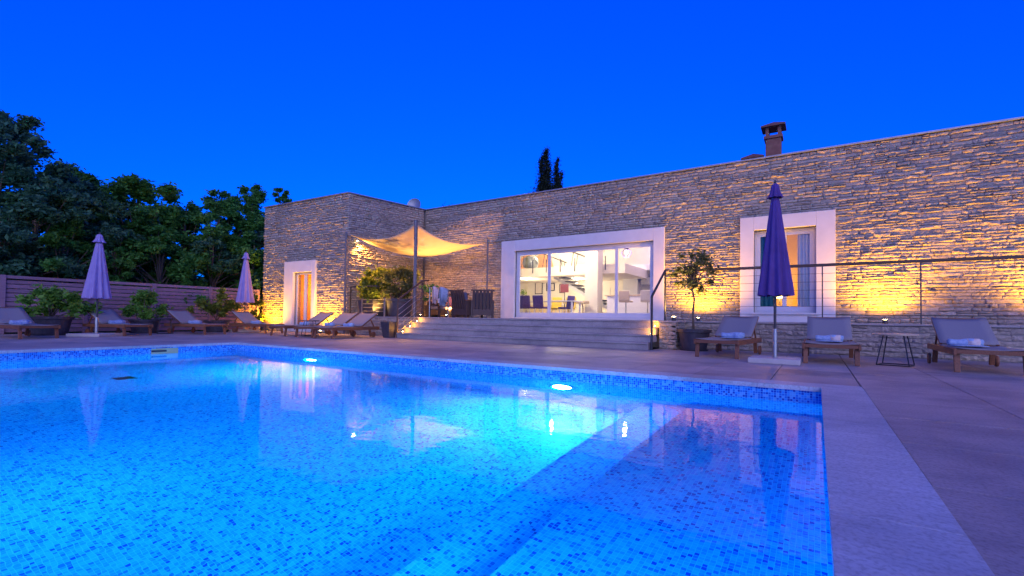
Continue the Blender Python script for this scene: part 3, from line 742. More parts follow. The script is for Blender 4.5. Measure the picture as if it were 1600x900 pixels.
# ------------------------------------------------------------------ loungers
LL, LW_ = 1.98, .74
def make_lounger():
    e = empty('sun_lounger', (0,0,0)); w = LW_/2; zt = .33; hinge = 1.22     # x from foot (0) to head (LL)
    for s in (-1, 1):
        MB().box(0, LL, s*w-.018, s*w+.018, zt-.09, zt).build('side_rail', MATS['teak'], e, bevel=.006)
        MB().bar((.10, s*(w-.03), zt-.05), (.05, s*(w-.03), 0), .045, .065, upv=(0,1,0)).build('leg', MATS['teak'], e, bevel=.005)
        MB().bar((LL-.42, s*(w-.03), zt-.05), (LL-.34, s*(w-.03), .03), .045, .065, upv=(0,1,0)).build('leg', MATS['teak'], e, bevel=.005)
        wl_ = MB().lathe([(.03,-.02),(.085,-.018),(.09,0),(.085,.018),(.03,.02)], 18).build('wheel', MATS['teak'], e, loc=(LL-.30, s*(w+.035), .09)); wl_.rotation_euler = (R(90),0,0)
    for x in (.03, hinge-.02, LL-.05): MB().box(x-.025, x+.025, -w+.019, w-.019, zt-.07, zt-.012).build('cross_bar', MATS['teak'], e, bevel=.004)
    m = MB(); n = 10
    def sheet(pts, nm, hw):
        m = MB(); vs_ = []; 
        for (x, z) in pts:
            for q in range(7):
                yy = -hw+2*hw*q/6; vs_.append((x, yy, z-.018*(1-(yy/hw)**2)))
        fs_ = [(i*7+q, (i+1)*7+q, (i+1)*7+q+1, i*7+q+1) for i in range(len(pts)-1) for q in range(6)]
        o = m.add(vs_, fs_).build(nm, MATS['sling'], e, smooth=True); md = o.modifiers.new('thick', 'SOLIDIFY'); md.thickness = .012; return o
    sheet([(.02+(hinge-.02)*k/8, zt+.016-.010*math.sin(math.pi*k/8)) for k in range(9)], 'seat_sling', w-.016)
    ang = R(30); ux, uz = math.cos(ang), math.sin(ang); bl = LL-hinge+.06
    for s in (-1, 1): MB().bar((hinge, s*(w-.045), zt+.01), (hinge+ux*bl, s*(w-.045), zt+.01+uz*bl), .032, .045).build('backrest_frame', MATS['teak'], e, bevel=.005)
    MB().bar((hinge+ux*bl, -w+.03, zt+.01+uz*bl), (hinge+ux*bl, w-.03, zt+.01+uz*bl), .04, .035).build('backrest_frame', MATS['teak'], e, bevel=.005)
    sheet([(hinge+.01+ux*bl*k/6-.02*uz, zt+.042+uz*bl*k/6) for k in range(7)], 'backrest_sling', w-.03)
    for s in (-1, 1): MB().bar((hinge+ux*bl*.6, s*(w-.07), zt+uz*bl*.6), (LL-.12, s*(w-.07), zt-.05), .025, .03).build('strut', MATS['teak'], e)
    return e
def make_towel(mats):
    e = empty('rolled_towel', (0,0,0)); m = MB(); pts = []
    prof = []
    n = 16; Lh = .21
    rr = lambda t: .058+.006*math.sin(t*11)+.004*math.sin(t*23+1)
    xs_ = [-Lh+2*Lh*k/10 for k in range(11)]
    m.tube([(0, x, .056+.004*math.sin(x*20)) for x in xs_], [rr(x)*(1 if abs(x) < Lh*.97 else .93) for x in xs_], n)
    o = m.build('towel_roll', MATS[mats[0]], e, smooth=True)
    sp = MB(); q = [(.048-.0035*k*.8)*1 for k in range(12)]
    for s in (-1, 1):
        sp.tube([((.05-.0032*k)*math.cos(k*.75), s*(Lh+.003), .056+(.05-.0032*k)*math.sin(k*.75)) for k in range(14)], .004, 5)
    sp.build('rolled_edge', MATS[mats[0]], e); MB().tube([(0, .02, .056), (0, .17, .056)], .0655, 16).build('border_stripe', MATS[mats[1]], e, smooth=True)
    sh = MB(); vs_ = [(x, y, .004+.003*math.sin(9*y+4*x)) for x in np.linspace(.02, .30, 6) for y in np.linspace(-.20, .20, 6)]
    fs_ = [(i*6+j, (i+1)*6+j, (i+1)*6+j+1, i*6+j+1) for i in range(5) for j in range(5)]; o = sh.add(vs_, fs_).build('folded_end', MATS[mats[0]], e, smooth=True)
    md = o.modifiers.new('thick', 'SOLIDIFY'); md.thickness = .012; md.offset = 1
    return e
proto = make_lounger(); ptowel = make_towel(('towel', 'towel')); stowel = make_towel(('towel', 'towel_stripe'))
used = set()
def place(proto_, loc, rz, label, cat, group, scale=1):
    o = proto_ if proto_.name not in used else copy_tree(proto_); used.add(proto_.name)
    o.location = loc; o.rotation_euler = (0, 0, rz); o.scale = (scale,)*3; tag(o, label, cat, group); return o
def lounger(foot, head, label, towel=None, tl=None, tp=None, group='sun loungers round the pool', tx=1.03):
    foot, head = Vector(foot), Vector(head); a = math.atan2(head.y-foot.y, head.x-foot.x)
    o = place(proto, (foot.x, foot.y, 0), a, label, 'sun lounger', group, 1.05)
    if towel:
        q = Matrix.Rotation(a, 3, 'Z') @ Vector((tx, tp or 0, 0))*1.05
        place(towel, (foot.x+q.x, foot.y+q.y, .352), a+rng.uniform(-.15, .15)+math.pi, tl, 'towel', 'rolled towels on the loungers')
lounger((-1.60, 9.55, 0), (-1.42, 11.5, 0), 'sun lounger by the retaining wall next to the potted tree', ptowel, 'blue white rolled towel on the lounger next to the potted tree', -.05)
lounger((.20, 9.42, 0), (.20, 11.4, 0), 'sun lounger by the retaining wall between parasol base and wire side table', stowel, 'rolled towel on the lounger between parasol and wire table', 0)
lounger((2.08, 9.25, 0), (2.10, 11.2, 0), 'sun lounger by the retaining wall on the far side of the wire table', stowel, 'rolled towel with striped border on the lounger past the wire table', .08)
lounger((-16.75, 3.55, 0), (-18.7, 3.25, 0), 'sun lounger by the fence before the lone bushy planter', ptowel, 'rolled towel on the lounger before the lone bushy planter')
lounger((-17.35, 5.85, 0), (-19.3, 5.45, 0), 'sun lounger by the fence behind the lilac parasol', ptowel, 'rolled towel on the lounger behind the lilac parasol')
lounger((-17.35, 8.05, 0), (-19.3, 7.65, 0), 'sun lounger by the fence before the tall light green shrub', ptowel, 'rolled towel on the lounger before the tall light green shrub')
lounger((-17.1, 10.0, 0), (-19.05, 9.75, 0), 'sun lounger in the corner of fence and wing', ptowel, 'rolled towel on the lounger in the fence corner')
lounger((-15.05, 8.85, 0), (-15.2, 10.8, 0), 'sun lounger before the wing, nearest its orange door', ptowel, 'rolled towel on the lounger nearest the orange door')
lounger((-13.6, 8.85, 0), (-13.85, 10.8, 0), 'middle one of three sun loungers before the wing', ptowel, 'rolled towel on the middle lounger before the wing')
lounger((-12.45, 8.75, 0), (-12.75, 10.7, 0), 'sun lounger before the wing, next to the steps', ptowel, 'rolled towel on the lounger next to the steps')

# ------------------------------------------------------------------ parasols
def make_parasol(fabric):
    e = empty('closed_parasol', (0,0,0)); Hh = 3.02
    o = MB().box(-.38, .38, -.38, .38, 0, .085).build('base_slab', MATS['pale_stone'], e, bevel=.012)
    MB().lathe([(.036, .086), (.036, .55), (.033, .56)], 14).build('sleeve', MATS['steel'], e)
    MB().lathe([(.022, .1), (.022, Hh-.1)], 12).build('pole', MATS['dark_steel'], e)
    nf = 10
    prof = []; 
    for k in range(15):
        t = k/14; z = Hh-.24-1.62*t; r = .055+.185*t**.9; prof.append((r, z))
    seed = 3
    def mod(a, i):
        t = i/14; d = .06+.24*t
        return 1+d*(.62*math.cos(nf*a+.5*math.sin(2.1*a))+.25*math.cos(5*a+1))-.02
    MB().lathe(prof, 90, mod=mod, cap=(True, False)).build('canopy', MATS[fabric], e, smooth=True)
    b = MB(); r_, z_ = prof[-1]; n = 90
    vo = [(prof[-1][0]*mod(2*math.pi*k/n, 14)*math.cos(2*math.pi*k/n), prof[-1][0]*mod(2*math.pi*k/n, 14)*math.sin(2*math.pi*k/n), z_-.0) for k in range(n)]
    vi = [(x*1.01, y*1.01, z_-.035-.025*abs(math.sin(5*2*math.pi*k/n))) for k, (x, y, z) in enumerate(vo)]
    b.add(vo+vi, [(k, (k+1) % n, n+(k+1) % n, n+k) for k in range(n)]).build('valance', MATS[fabric], e, smooth=True)
    for k in range(nf):
        a = 2*math.pi*(k+.5)/nf; MB().tube([(.03*math.cos(a), .03*math.sin(a), Hh-.4), (.13*math.cos(a), .13*math.sin(a), z_-.02)], .009, 6).build('rib', MATS['dark_steel'], e)
    def mod2(a, i): return 1+(.05+.10*i/5)*math.cos(8*a)
    MB().lathe([(.018, Hh-.015), (.045, Hh-.03), (.06, Hh-.08), (.072, Hh-.16), (.10, Hh-.23), (.118, Hh-.26)], 64, mod=mod2, cap=(True, False)).build('vent_cap', MATS[fabric], e, smooth=True)
    MB().lathe([(.012, Hh-.02), (.022, Hh+.01), (.012, Hh+.04)], 10).build('finial', MATS['dark_steel'], e)
    return e
pr1 = make_parasol('umbrella_fabric_dark'); pr1.location = (-.60, 9.25, 0); tag(pr1, 'closed deep violet parasol between loungers by the retaining wall', 'parasol', 'closed parasols'); pr1.scale = (1, 1, 1.03)
pr2 = make_parasol('umbrella_fabric'); pr2.location = (-17.75, 4.95, 0); tag(pr2, 'closed lilac parasol beside the bushy planter by the fence', 'parasol', 'closed parasols'); pr2.rotation_euler = (0, 0, .6); pr2.scale = (1.22, 1.22, 1)
pr3 = copy_tree(pr2); pr3.location = (-19.2, 9.95, 0); pr3.rotation_euler = (0, 0, 1.3); tag(pr3, 'closed lilac parasol in the corner of fence and wing', 'parasol', 'closed parasols'); pr3.scale = (1.2, 1.2, 1.06)

# ------------------------------------------------------------------ wire side tables
def make_table(topmat):
    e = empty('side_table', (0,0,0)); MB().lathe([(.30, .50), (.305, .508), (.305, .522), (.30, .53)], 28).build('table_top', MATS[topmat], e)
    n = 4
    for k in range(n):
        a = 2*math.pi*k/n+.5; MB().tube([(.19*math.cos(a), .19*math.sin(a), .5), (.30*math.cos(a), .30*math.sin(a), .012)], .009, 6).build('leg', MATS['black_metal'], e)
    for k in range(n):
        a, b = 2*math.pi*k/n+.5, 2*math.pi*(k+1)/n+.5; MB().tube([(.30*math.cos(a), .30*math.sin(a), .012), (.30*math.cos(b), .30*math.sin(b), .012)], .009, 6).build('foot_bar', MATS['black_metal'], e)
    return e
t1 = make_table('light_wood'); t1.location = (1.10, 10.05, 0); tag(t1, 'round wire side table with a pale wooden top by the retaining wall', 'side table', 'wire side tables')
t2 = make_table('black_metal'); t2.location = (-18.6, 7.0, 0); tag(t2, 'black wire side table between loungers by the fence', 'side table', 'wire side tables')
t3 = copy_tree(t2); t3.location = (-14.35, 9.6, 0); tag(t3, 'black wire side table between loungers before the wing', 'side table', 'wire side tables')

# ------------------------------------------------------------------ fence
fx = -20.85; PANEL = 1.95; NS = 12; FH = 1.80
def slat_fence(y0, n, label):
    e = empty('slat_fence', (fx, y0, 0), label=label, cat='fence'); sm = {}
    for k in range(n+1):
        MB().box(-.02, .07, -.06, .06, 0, FH+.01).build('post', MATS['fence_board'], e, loc=(0, k*PANEL, 0), bevel=.004)
    me = MB().box(0, .028, .065, PANEL-.065, .0, .115); src = me.build('slat', MATS['fence_board'], e, bevel=0); first = True
    for k in range(n):
        for q in range(NS):
            o = src if first else src.copy(); 
            if not first: col.objects.link(o)
            first = False; o.parent = e; o.location = (rng.uniform(-.003, .003), k*PANEL, .05+q*(FH-.17)/NS+rng.uniform(-.002, .002))
        MB().box(-.01, .045, .061, PANEL-.061, FH-.095, FH).build('top_rail', MATS['fence_board'], e, loc=(0, k*PANEL, 0), bevel=.004)
    return e
slat_fence(-.35, 6, 'brown fence of horizontal slats behind the poolside loungers')

# ------------------------------------------------------------------ foliage
def leaves(cent, rad, per, size, seed, up_bias=.35, flat=1.0, aspect=.45):
    """leaf-sized bent quads scattered in ellipsoid clumps; returns V, F"""
    r = np.random.RandomState(seed); C = []
    for c, q in zip(cent, rad):
        n = int(per*(q**1.5))+3; d = r.normal(size=(n, 3)); d /= np.linalg.norm(d, axis=1)[:, None]
        s = np.minimum(np.abs(r.normal(size=n))*.62, 1.5); P = d*s[:, None]*q; P[:, 2] *= flat; C.append(P+np.array(c))
    C = np.concatenate(C); n = len(C)
    ax = r.normal(size=(n, 3)); ax[:, 2] *= .6; ax /= np.linalg.norm(ax, axis=1)[:, None]
    nn = r.normal(size=(n, 3)); nn[:, 2] += up_bias*3; nn -= ax*np.sum(nn*ax, 1)[:, None]; nn /= np.linalg.norm(nn, axis=1)[:, None]
    sd2 = np.cross(nn, ax); L = (size*r.uniform(.6, 1.3, n))[:, None]
    a = C-ax*L*.5; b = C+sd2*L*aspect*.5+nn*L*.06; c_ = C+ax*L*.5-nn*L*.12; d_ = C-sd2*L*aspect*.5+nn*L*.06
    V = np.stack([a, b, c_, d_], 1).reshape(-1, 3); F = np.arange(4*n).reshape(-1, 4); return V, F
def leaf_part(name, V, F, mat, parent):
    me = quads_mesh(name, V-np.array(parent.location), F); me.materials.append(MATS[mat]); return link(name, me, parent)
def tree(name, base, top, spread, label, mat, seed, n=46, per=520, size=.20, flat=.6, low=.22, group=None, trunk_r=.16):
    r = random.Random(seed); base = Vector(base); H = top-base.z
    e = empty(name, base, label=label, cat='tree', group=group)
    pts = [(0,0,0)]; x = y = 0
    for k in range(1, 7):
        x += r.uniform(-.05, .05)*H*.12*6/6; y += r.uniform(-.05, .05)*H*.12; pts.append((x, y, H*.88*k/6))
    MB().tube(pts, [trunk_r*(1-.13*k) for k in range(7)], 9).build('trunk', MATS['bark'], e, smooth=True)
    cent, rad, lm = [], [], MB()
    for k in range(n):
        t = low+(1-low)*((k+.5)/n)**.9; a = r.uniform(0, 2*math.pi); rr = spread*math.sin(math.pi*min(.97, .16+.80*t))**.8*math.sqrt(r.uniform(.08, 1))
        if t > .9: rr *= .6
        c = Vector((math.cos(a)*rr, math.sin(a)*rr, H*(t-.04)+r.uniform(-.25, .15))); q = r.uniform(.55, 1.05)*spread*.27*(1.1-.4*t)
        
        for _ in range(3):
            w = Vector((r.gauss(0, 1), r.gauss(0, 1), r.gauss(0, .55)))*q*.62; cent.append(base+c+w); rad.append(q*r.uniform(.38, .62))
        i = max(1, min(5, int(t*.72*6))); p0 = Vector(pts[i])
        mid = (p0+c)/2+Vector((0, 0, .12*rr)); lm.tube([p0, mid, c], [.05*(1-.5*t), .03*(1-.5*t), .008], 5)
    lm.build('branches', MATS['bark'], e)
    V, F = leaves([tuple(c) for c in cent], rad, per*3.6, size*.95, seed, flat=.7); leaf_part('crown', V, F, mat, e)
GT = 'trees beyond the fence'
def ttop(px_, py_, X): return OX(px_, py_, X)
p = ttop(15, 186, -25.5); tree('dense_tree', (-25.5, p.y-.3, -.05), p.z, 3.6, 'tallest dark layered tree beyond the fence, behind the lone bushy planter', 'leaf_dark', 11, 70, 700, .22, .5, .12, GT, .25)
p = ttop(60, 262, -23.6); tree('dense_tree', (-23.6, p.y, -.05), p.z, 2.7, 'dark bushy tree close behind the fence near the tallest tree', 'leaf_dark', 12, 46, 800, .20, .55, .06, GT)
p = ttop(125, 262, -27); tree('leafy_tree', (-27, p.y, -.05), p.z, 3.8, 'green leafy tree behind the lilac parasol beside the bushy planter', 'leaf_green', 13, 60, 620, .22, .5, .10, GT, .22)
p = ttop(215, 276, -26); tree('leafy_tree', (-26, p.y, -.05), p.z, 3.7, 'broad green tree behind the fence over the wire table', 'leaf_green', 14, 60, 640, .22, .42, .10, GT, .22)
p = ttop(290, 318, -25); tree('leafy_tree', (-25, p.y, -.05), p.z, 3.1, 'lower green tree behind the tall light green shrub', 'leaf_green', 15, 50, 640, .20, .45, .08, GT)
p = ttop(395, 286, -27); tree('airy_tree', (-27, p.y, -.05), p.z, 3.2, 'airy tree with loose tufts behind the lilac parasol of the corner', 'leaf_green', 16, 44, 560, .22, .55, .10, GT, .2)
p = ttop(432, 282, -27); tree('airy_tree', (-27.4, p.y+.5, -.05), p.z, 1.8, 'loose sparse tree showing above the wing roof', 'leaf_green', 17, 30, 420, .22, .55, .18, GT)
HL = ['low tree behind the fence ' + w for w in ('beyond the end lounger', 'over the lounger before the lone planter', 'just past the lone planter', 'between first lilac parasol and two-headed shrub', 'over the two-headed shrub', 'over the tall light green shrub', 'touching the side of the wing')]
p = ttop(345, 300, -26); tree('airy_tree', (-26, p.y, -.05), p.z, 2.6, 'leafy green tree beyond the fence, between tall light green shrub and corner parasol', 'leaf_green', 18, 50, 620, .22, .5, .08, GT, .2)
p = ttop(405, 330, -25); tree('leafy_tree', (-25, p.y, -.05), p.z, 2.4, 'dark full tree standing against the side of the wing', 'leaf_dark', 19, 46, 640, .2, .5, .06, GT, .2)
for i, (xp, yp, X) in enumerate(((-120, 200, -26), (10, 330, -22.9), (100, 345, -22.8), (180, 350, -23.0), (250, 352, -22.8), (330, 362, -23.0), (395, 365, -23.2))):
    p = ttop(xp, yp, X); tree('hedge_tree', (X, p.y, -.05), p.z, 1.9, HL[i], 'leaf_dark' if i % 2 else 'leaf_green', 30+i, 34, 900, .20, .6, .03, 'dark low trees against the fence', .1)
# cypress behind the house
q = OY(852, 300, 30); e = empty('cypress_tree', (q.x, 30, -.05), label='dark three-tipped cypress rising behind the roof', cat='tree')
MB().tube([(0,0,0), (0,0,9)], [.25, .08], 8).build('trunk', MATS['bark'], e)
cent, rad = [], []
for px_, py_, w_ in ((856, 231, .62), (848, 238, .5), (869, 246, .5), (876, 268, .35)):
    tp = OY(px_, py_, 30)
    for k in range(22):
        t = k/21; zz = tp.z-6.5*t; cent.append((tp.x+rng.uniform(-.12, .12), 30+rng.uniform(-.2, .2), zz-.15)); rad.append(max(.16, 1.1*w_*min(1, .25+1.1*t**.7)))
V, F = leaves(cent, rad, 2200, .16, 3, up_bias=0, flat=1.5, aspect=.3); leaf_part('crown', V, F, 'leaf_cypress', e)
for (px_, py_, Y, w_, lb) in ((700, 320, 30, .7, 'dark rounded treetop just showing above the parapet'), (838, 297, 31, .8, 'low dark treetop beside the cypress above the parapet')):
    tp = OY(px_, py_, Y); e = empty('distant_tree', (tp.x, Y, -.05), label=lb, cat='tree'); MB().tube([(0,0,0), (0,0,tp.z-.6)], [.2, .06], 8).build('trunk', MATS['bark'], e)
    V, F = leaves([(tp.x, Y, tp.z-.75), (tp.x+.5, Y, tp.z-1.1), (tp.x-.5, Y, tp.z-1.2)], [w_, w_*.9, w_*.9], 900, .2, 5); leaf_part('crown', V, F, 'leaf_cypress', e)
# satellite dish
q = OY(648, 322, 16.6); e = empty('satellite_dish', (q.x, 16.6, WALL_TOP-.1), label='grey green satellite dish on the roof of the wing', cat='satellite dish')
d = MB().lathe([(.02, .0), (.15, .02), (.27, .06), (.36, .11)], 24, cap=(True, False)).build('dish', MATS['flashing'], e, smooth=True, loc=(0, 0, q.z-WALL_TOP+.1)); d.rotation_euler = (R(80), 0, R(20))
MB().tube([(0, .05, 0), (0, .05, q.z-WALL_TOP+.1)], .025, 8).build('mast', MATS['steel'], e)

# ------------------------------------------------------------------ pot plants
def potted(name, loc, pot, label, mat, clumps, per, lsize, seed, stems, potmat='pot_dark', square=False, aspect=.5):
    e = empty(name, loc, label=label, cat='potted plant', group='potted plants')
    r0_, r1_, h = pot
    if square:
        m = MB(); m.add([(-r0_,-r0_,0),(r0_,-r0_,0),(r0_,r0_,0),(-r0_,r0_,0),(-r1_,-r1_,h),(r1_,-r1_,h),(r1_,r1_,h),(-r1_,r1_,h),(-r1_+.04,-r1_+.04,h),(r1_-.04,-r1_+.04,h),(r1_-.04,r1_-.04,h),(-r1_+.04,r1_-.04,h),(-r1_+.04,-r1_+.04,h-.05),(r1_-.04,-r1_+.04,h-.05),(r1_-.04,r1_-.04,h-.05),(-r1_+.04,r1_-.04,h-.05)],
              [(3,2,1,0),(0,1,5,4),(1,2,6,5),(2,3,7,6),(3,0,4,7),(4,5,9,8),(5,6,10,9),(6,7,11,10),(7,4,8,11),(8,9,13,12),(9,10,14,13),(10,11,15,14),(11,8,12,15),(12,13,14,15)]); m.build('pot', MATS[potmat], e, bevel=.01)
        MB().box(-r1_+.05, r1_-.05, -r1_+.05, r1_-.05, h-.10, h-.035).build('soil', MATS['soil'], e)
    else:
        MB().lathe([(r0_*.98, 0), (r0_, .02), (r0_+(r1_-r0_)*.85, h*.85), (r1_*1.06, h*.86), (r1_*1.08, h*.99), (r1_*1.04, h), (r1_*.95, h), (r1_*.92, h-.06)], 28, cap=(True, False)).build('pot', MATS[potmat], e, smooth=False)
        MB().lathe([(r1_*.93, h-.08), (r1_*.5, h-.05), (.02, h-.045)], 20).build('soil', MATS['soil'], e)
        MB().lathe([(r0_*1.12, 0), (r0_*1.2, .035)], 24).build('saucer', MATS[potmat], e)
    for st in stems: MB().tube(st[0], st[1], 7).build('stem', MATS['bark'], e, smooth=True)
    V, F = leaves([tuple(Vector(loc)+Vector(c[:3])) for c in clumps], [c[3] for c in clumps], per, lsize, seed, aspect=aspect); leaf_part('foliage', V, F, mat, e)
    return e
# tree in the big pot by the steps
L = Vector((-2.42, 11.62, 0)); rr = random.Random(4)
cl = []
for k in range(26):
    a = rr.uniform(0, 6.28); q = rr.uniform(.05, .62); cl.append((math.cos(a)*q-.06, math.sin(a)*q, 1.78+rr.uniform(-.28, .52)-.25*q, rr.uniform(.10, .19)))
st = [([(0,0,.4), (-.03,.01,.8), (.0,0,1.2), (-.07,0,1.55)], [.03,.025,.022,.018])]+[([(-.05,0,1.45), ((-.05+c[0])/2, c[1]/2, (1.5+c[2])/2+.05), c[:3]], [.014,.01,.004]) for c in cl]
potted('potted_tree', L, (.27, .36, .50), 'slim tree with small leaves in a dark pot at the end of the steps', 'leaf_olive', cl, 1150, .10, 8, st)
def bush(n, rx, rz, z0, seed, q=(.10, .2)):
    r_ = random.Random(seed); out = []
    for k in range(n):
        a = r_.uniform(0, 6.28); s = math.sqrt(r_.uniform(0, 1))*rx; out.append((math.cos(a)*s, math.sin(a)*s, z0+r_.uniform(0, rz), r_.uniform(*q)))
    return out
def stems_to(cl, h): return [([(0,0,h), (c[0]*.4, c[1]*.4, (h+c[2])/2), c[:3]], [.018, .012, .005]) for c in cl[::3]]
q = GZ(75, 527); c_ = bush(20, .62, .55, .72, 21); c_ += [(.2, .75, .80, .16), (.25, .95, .86, .14), (.1, -.6, .7, .16)]; potted('planter_shrub', (-19.3, 4.30, 0), (.40, .50, .56), 'bushy green shrub in a dark planter standing alone by the fence', 'leaf_light', c_, 2600, .16, 21, stems_to(c_, .5))
c_ = bush(12, .28, .75, .62, 22)+[(-.1, -.45, .75, .2), (.0, .5, .8, .22)]; potted('planter_shrub', (-19.6, 6.75, 0), (.34, .42, .48), 'two-headed shrub with a bare cane in a dark pot by the fence', 'leaf_light', c_, 2600, .15, 22, stems_to(c_, .45)+[([(0,.1,.45), (.02,.14,1.62)], [.012, .01])])
c_ = bush(8, .24, .5, .62, 23)+[(.0, -.55, 1.05, .2), (0, -.3, .9, .17), (.05, .1, 1.35, .2), (0, .15, 1.6, .14), (0, .5, 1.15, .2), (.05, .7, 1.0, .17), (0, -.95, .85, .14), (0, .35, .9, .2)]; potted('planter_shrub', (-19.7, 9.15, 0), (.34, .42, .44), 'tall light green shrub in a dark pot by the fence', 'leaf_citrus', c_, 2200, .16, 23, stems_to(c_, .42))
c_ = bush(9, .22, 1.0, .45, 24, (.12, .2)); potted('planter_shrub', (-20.15, 10.9, 0), (.16, .21, .30), 'narrow yellow-lit shrub in a tan pot in the fence corner', 'leaf_citrus', c_, 2400, .14, 24, stems_to(c_, .28), 'pot_tan')
# planters on the terrace
qa = Vector((-14.55, 12.5, 0)); c_ = bush(22, .55, 1.05, .80, 25, (.14, .26)); potted('terrace_planter', (qa.x, 12.5, Z_T), (.40, .44, .62), 'bright yellow-green citrus bush in a square dark planter on the terrace', 'leaf_citrus', c_, 2300, .15, 25, stems_to(c_, .6), square=True)
qb = Vector((-13.4, 12.75, 0)); c_ = bush(24, .72, .95, .85, 26, (.15, .26)); potted('terrace_planter', (qb.x, 12.75, Z_T), (.42, .5, .68), 'wide warm-lit olive bush in a round dark pot on the terrace', 'leaf_olive', c_, 2300, .13, 26, stems_to(c_, .6))
qc = OY(672, 480, 14.6); c_ = bush(10, .4, .55, .7, 27); potted('terrace_planter', (qc.x, 14.7, Z_T), (.25, .3, .5), 'dark leafy plant in the corner under the sail', 'leaf_dark', c_, 1200, .14, 27, stems_to(c_, .45))
# dark bin by the stair railing
q = GZ(608, 527.5); e = empty('tapered_bin', (q.x, q.y, 0), label='dark blue square tapered pot at the foot of the stair railing', cat='pot')
b_ = MB(); b_.add([(-.14,-.14,0),(.14,-.14,0),(.14,.14,0),(-.14,.14,0),(-.21,-.21,.52),(.21,-.21,.52),(.21,.21,.52),(-.21,.21,.52),(-.18,-.18,.52),(.18,-.18,.52),(.18,.18,.52),(-.18,.18,.52),(-.13,-.13,.06),(.13,-.13,.06),(.13,.13,.06),(-.13,.13,.06)],
   [(3,2,1,0),(0,1,5,4),(1,2,6,5),(2,3,7,6),(3,0,4,7),(4,5,9,8),(5,6,10,9),(6,7,11,10),(7,4,8,11),(8,9,13,12),(9,10,14,13),(10,11,15,14),(11,8,12,15),(12,13,14,15)]); b_.build('body', MATS['pot_dark'], e, bevel=.008)
MB().box(-.16, .16, -.16, .16, .44, .455).build('inner_tray', MATS['soil'], e)

# ------------------------------------------------------------------ seating under the sail
def armchair(loc, rz, w, label, cushion=True):
    e = empty('lounge_armchair' if w < 1 else 'outdoor_sofa', loc, rz, label, 'armchair' if w < 1 else 'sofa', 'seating under the sail'); hw, dp = w/2, .40    # faces +x, back at -x
    for sx in (-1, 1):
        for sy in (-1, 1): MB().box(sx*(dp-.03)-.03, sx*(dp-.03)+.03, sy*(hw-.03)-.03, sy*(hw-.03)+.03, 0, .60).build('leg', MATS['wicker'], e)
        MB().box(-dp, dp, sx*(hw-.04)-.045, sx*(hw-.04)+.045, .60, .64).build('armrest', MATS['teak'], e, bevel=.006)
    MB().box(-dp+.02, dp-.02, -hw+.07, hw-.07, .10, .31).build('seat_frame', MATS['wicker'], e)
    for sy in (-1, 1): MB().box(-dp+.062, dp-.062, sy*(hw-.035)-.02, sy*(hw-.035)+.02, .10, .598).build('side_panel', MATS['wicker'], e)
    n = max(5, int(w/.12))
    for k in range(n):
        y = -hw+.1+(2*hw-.2)*k/(n-1); MB().bar((-dp+.04, y, .30), (-dp-.10, y, .96), .095, .02, upv=(1,0,0)).build('back_slat', MATS['wicker'], e)
    MB().bar((-dp-.10, -hw, .97), (-dp-.10, hw, .97), .045, .05).build('back_rail', MATS['wicker'], e, bevel=.008)
    nn = 1 if w < 1 else 2
    for k in range(nn):
        y0_, y1_ = -hw+.08+k*(2*hw-.16)/nn, -hw+.08+(k+1)*(2*hw-.16)/nn
        MB().box(-dp+.10, dp-.02, y0_+.005, y1_-.005, .312, .44).build('seat_cushion', MATS['cushion'], e, bevel=.04)
        c = MB().box(-.07, .07, y0_+.01, y1_-.01, .0, .48).build('back_cushion', MATS['cushion'], e, bevel=.045, loc=(-dp+.15, 0, .43)); c.rotation_euler = (0, R(-11), 0)
    return e
FC = math.atan2(-14, 11)
q = OY(702, 490, 14.9); s1 = armchair((q.x, 14.75, Z_T), R(-90), 1.5, 'dark outdoor sofa with navy cushions against the wall under the sail')
pl = MB().box(-.05, .05, -.2, .2, 0, .38).build('scatter_pillow', MATS['pillow_red'], bevel=.045); pl.location = (q.x+.2, 14.72, Z_T+.46); pl.rotation_euler = (0, R(-15), R(-80)); tag(pl, 'muted red scatter pillow on the outdoor sofa', 'pillow')
q = OY(730, 490, 13.4); armchair((q.x, 13.4, Z_T), R(78), .82, 'dark slatted armchair with its back to the steps')
q = OY(752, 490, 13.6); armchair((q.x, 13.65, Z_T), R(128), .82, 'dark slatted armchair turned aside beside the thin sail pole')
q = OY(686, 490, 13.6); e = empty('low_table', (q.x, 13.6, Z_T), label='low dark side table beside the outdoor sofa', cat='table')
MB().box(-.28, .28, -.28, .28, .50, .54).build('table_top', MATS['wicker'], e, bevel=.006)
for sx in (-1, 1):
    for sy in (-1, 1): MB().box(sx*.24-.02, sx*.24+.02, sy*.24-.02, sy*.24+.02, 0, .5).build('leg', MATS['wicker'], e)
t_ = MB().lathe([(.05, 0), (.06, .01), (.06, .16), (.045, .18)], 14).build('lantern_jar', MATS['glossy_white'], loc=(q.x, 13.6, Z_T+.541)); tag(t_, 'small white jar on the low dark table', 'jar')
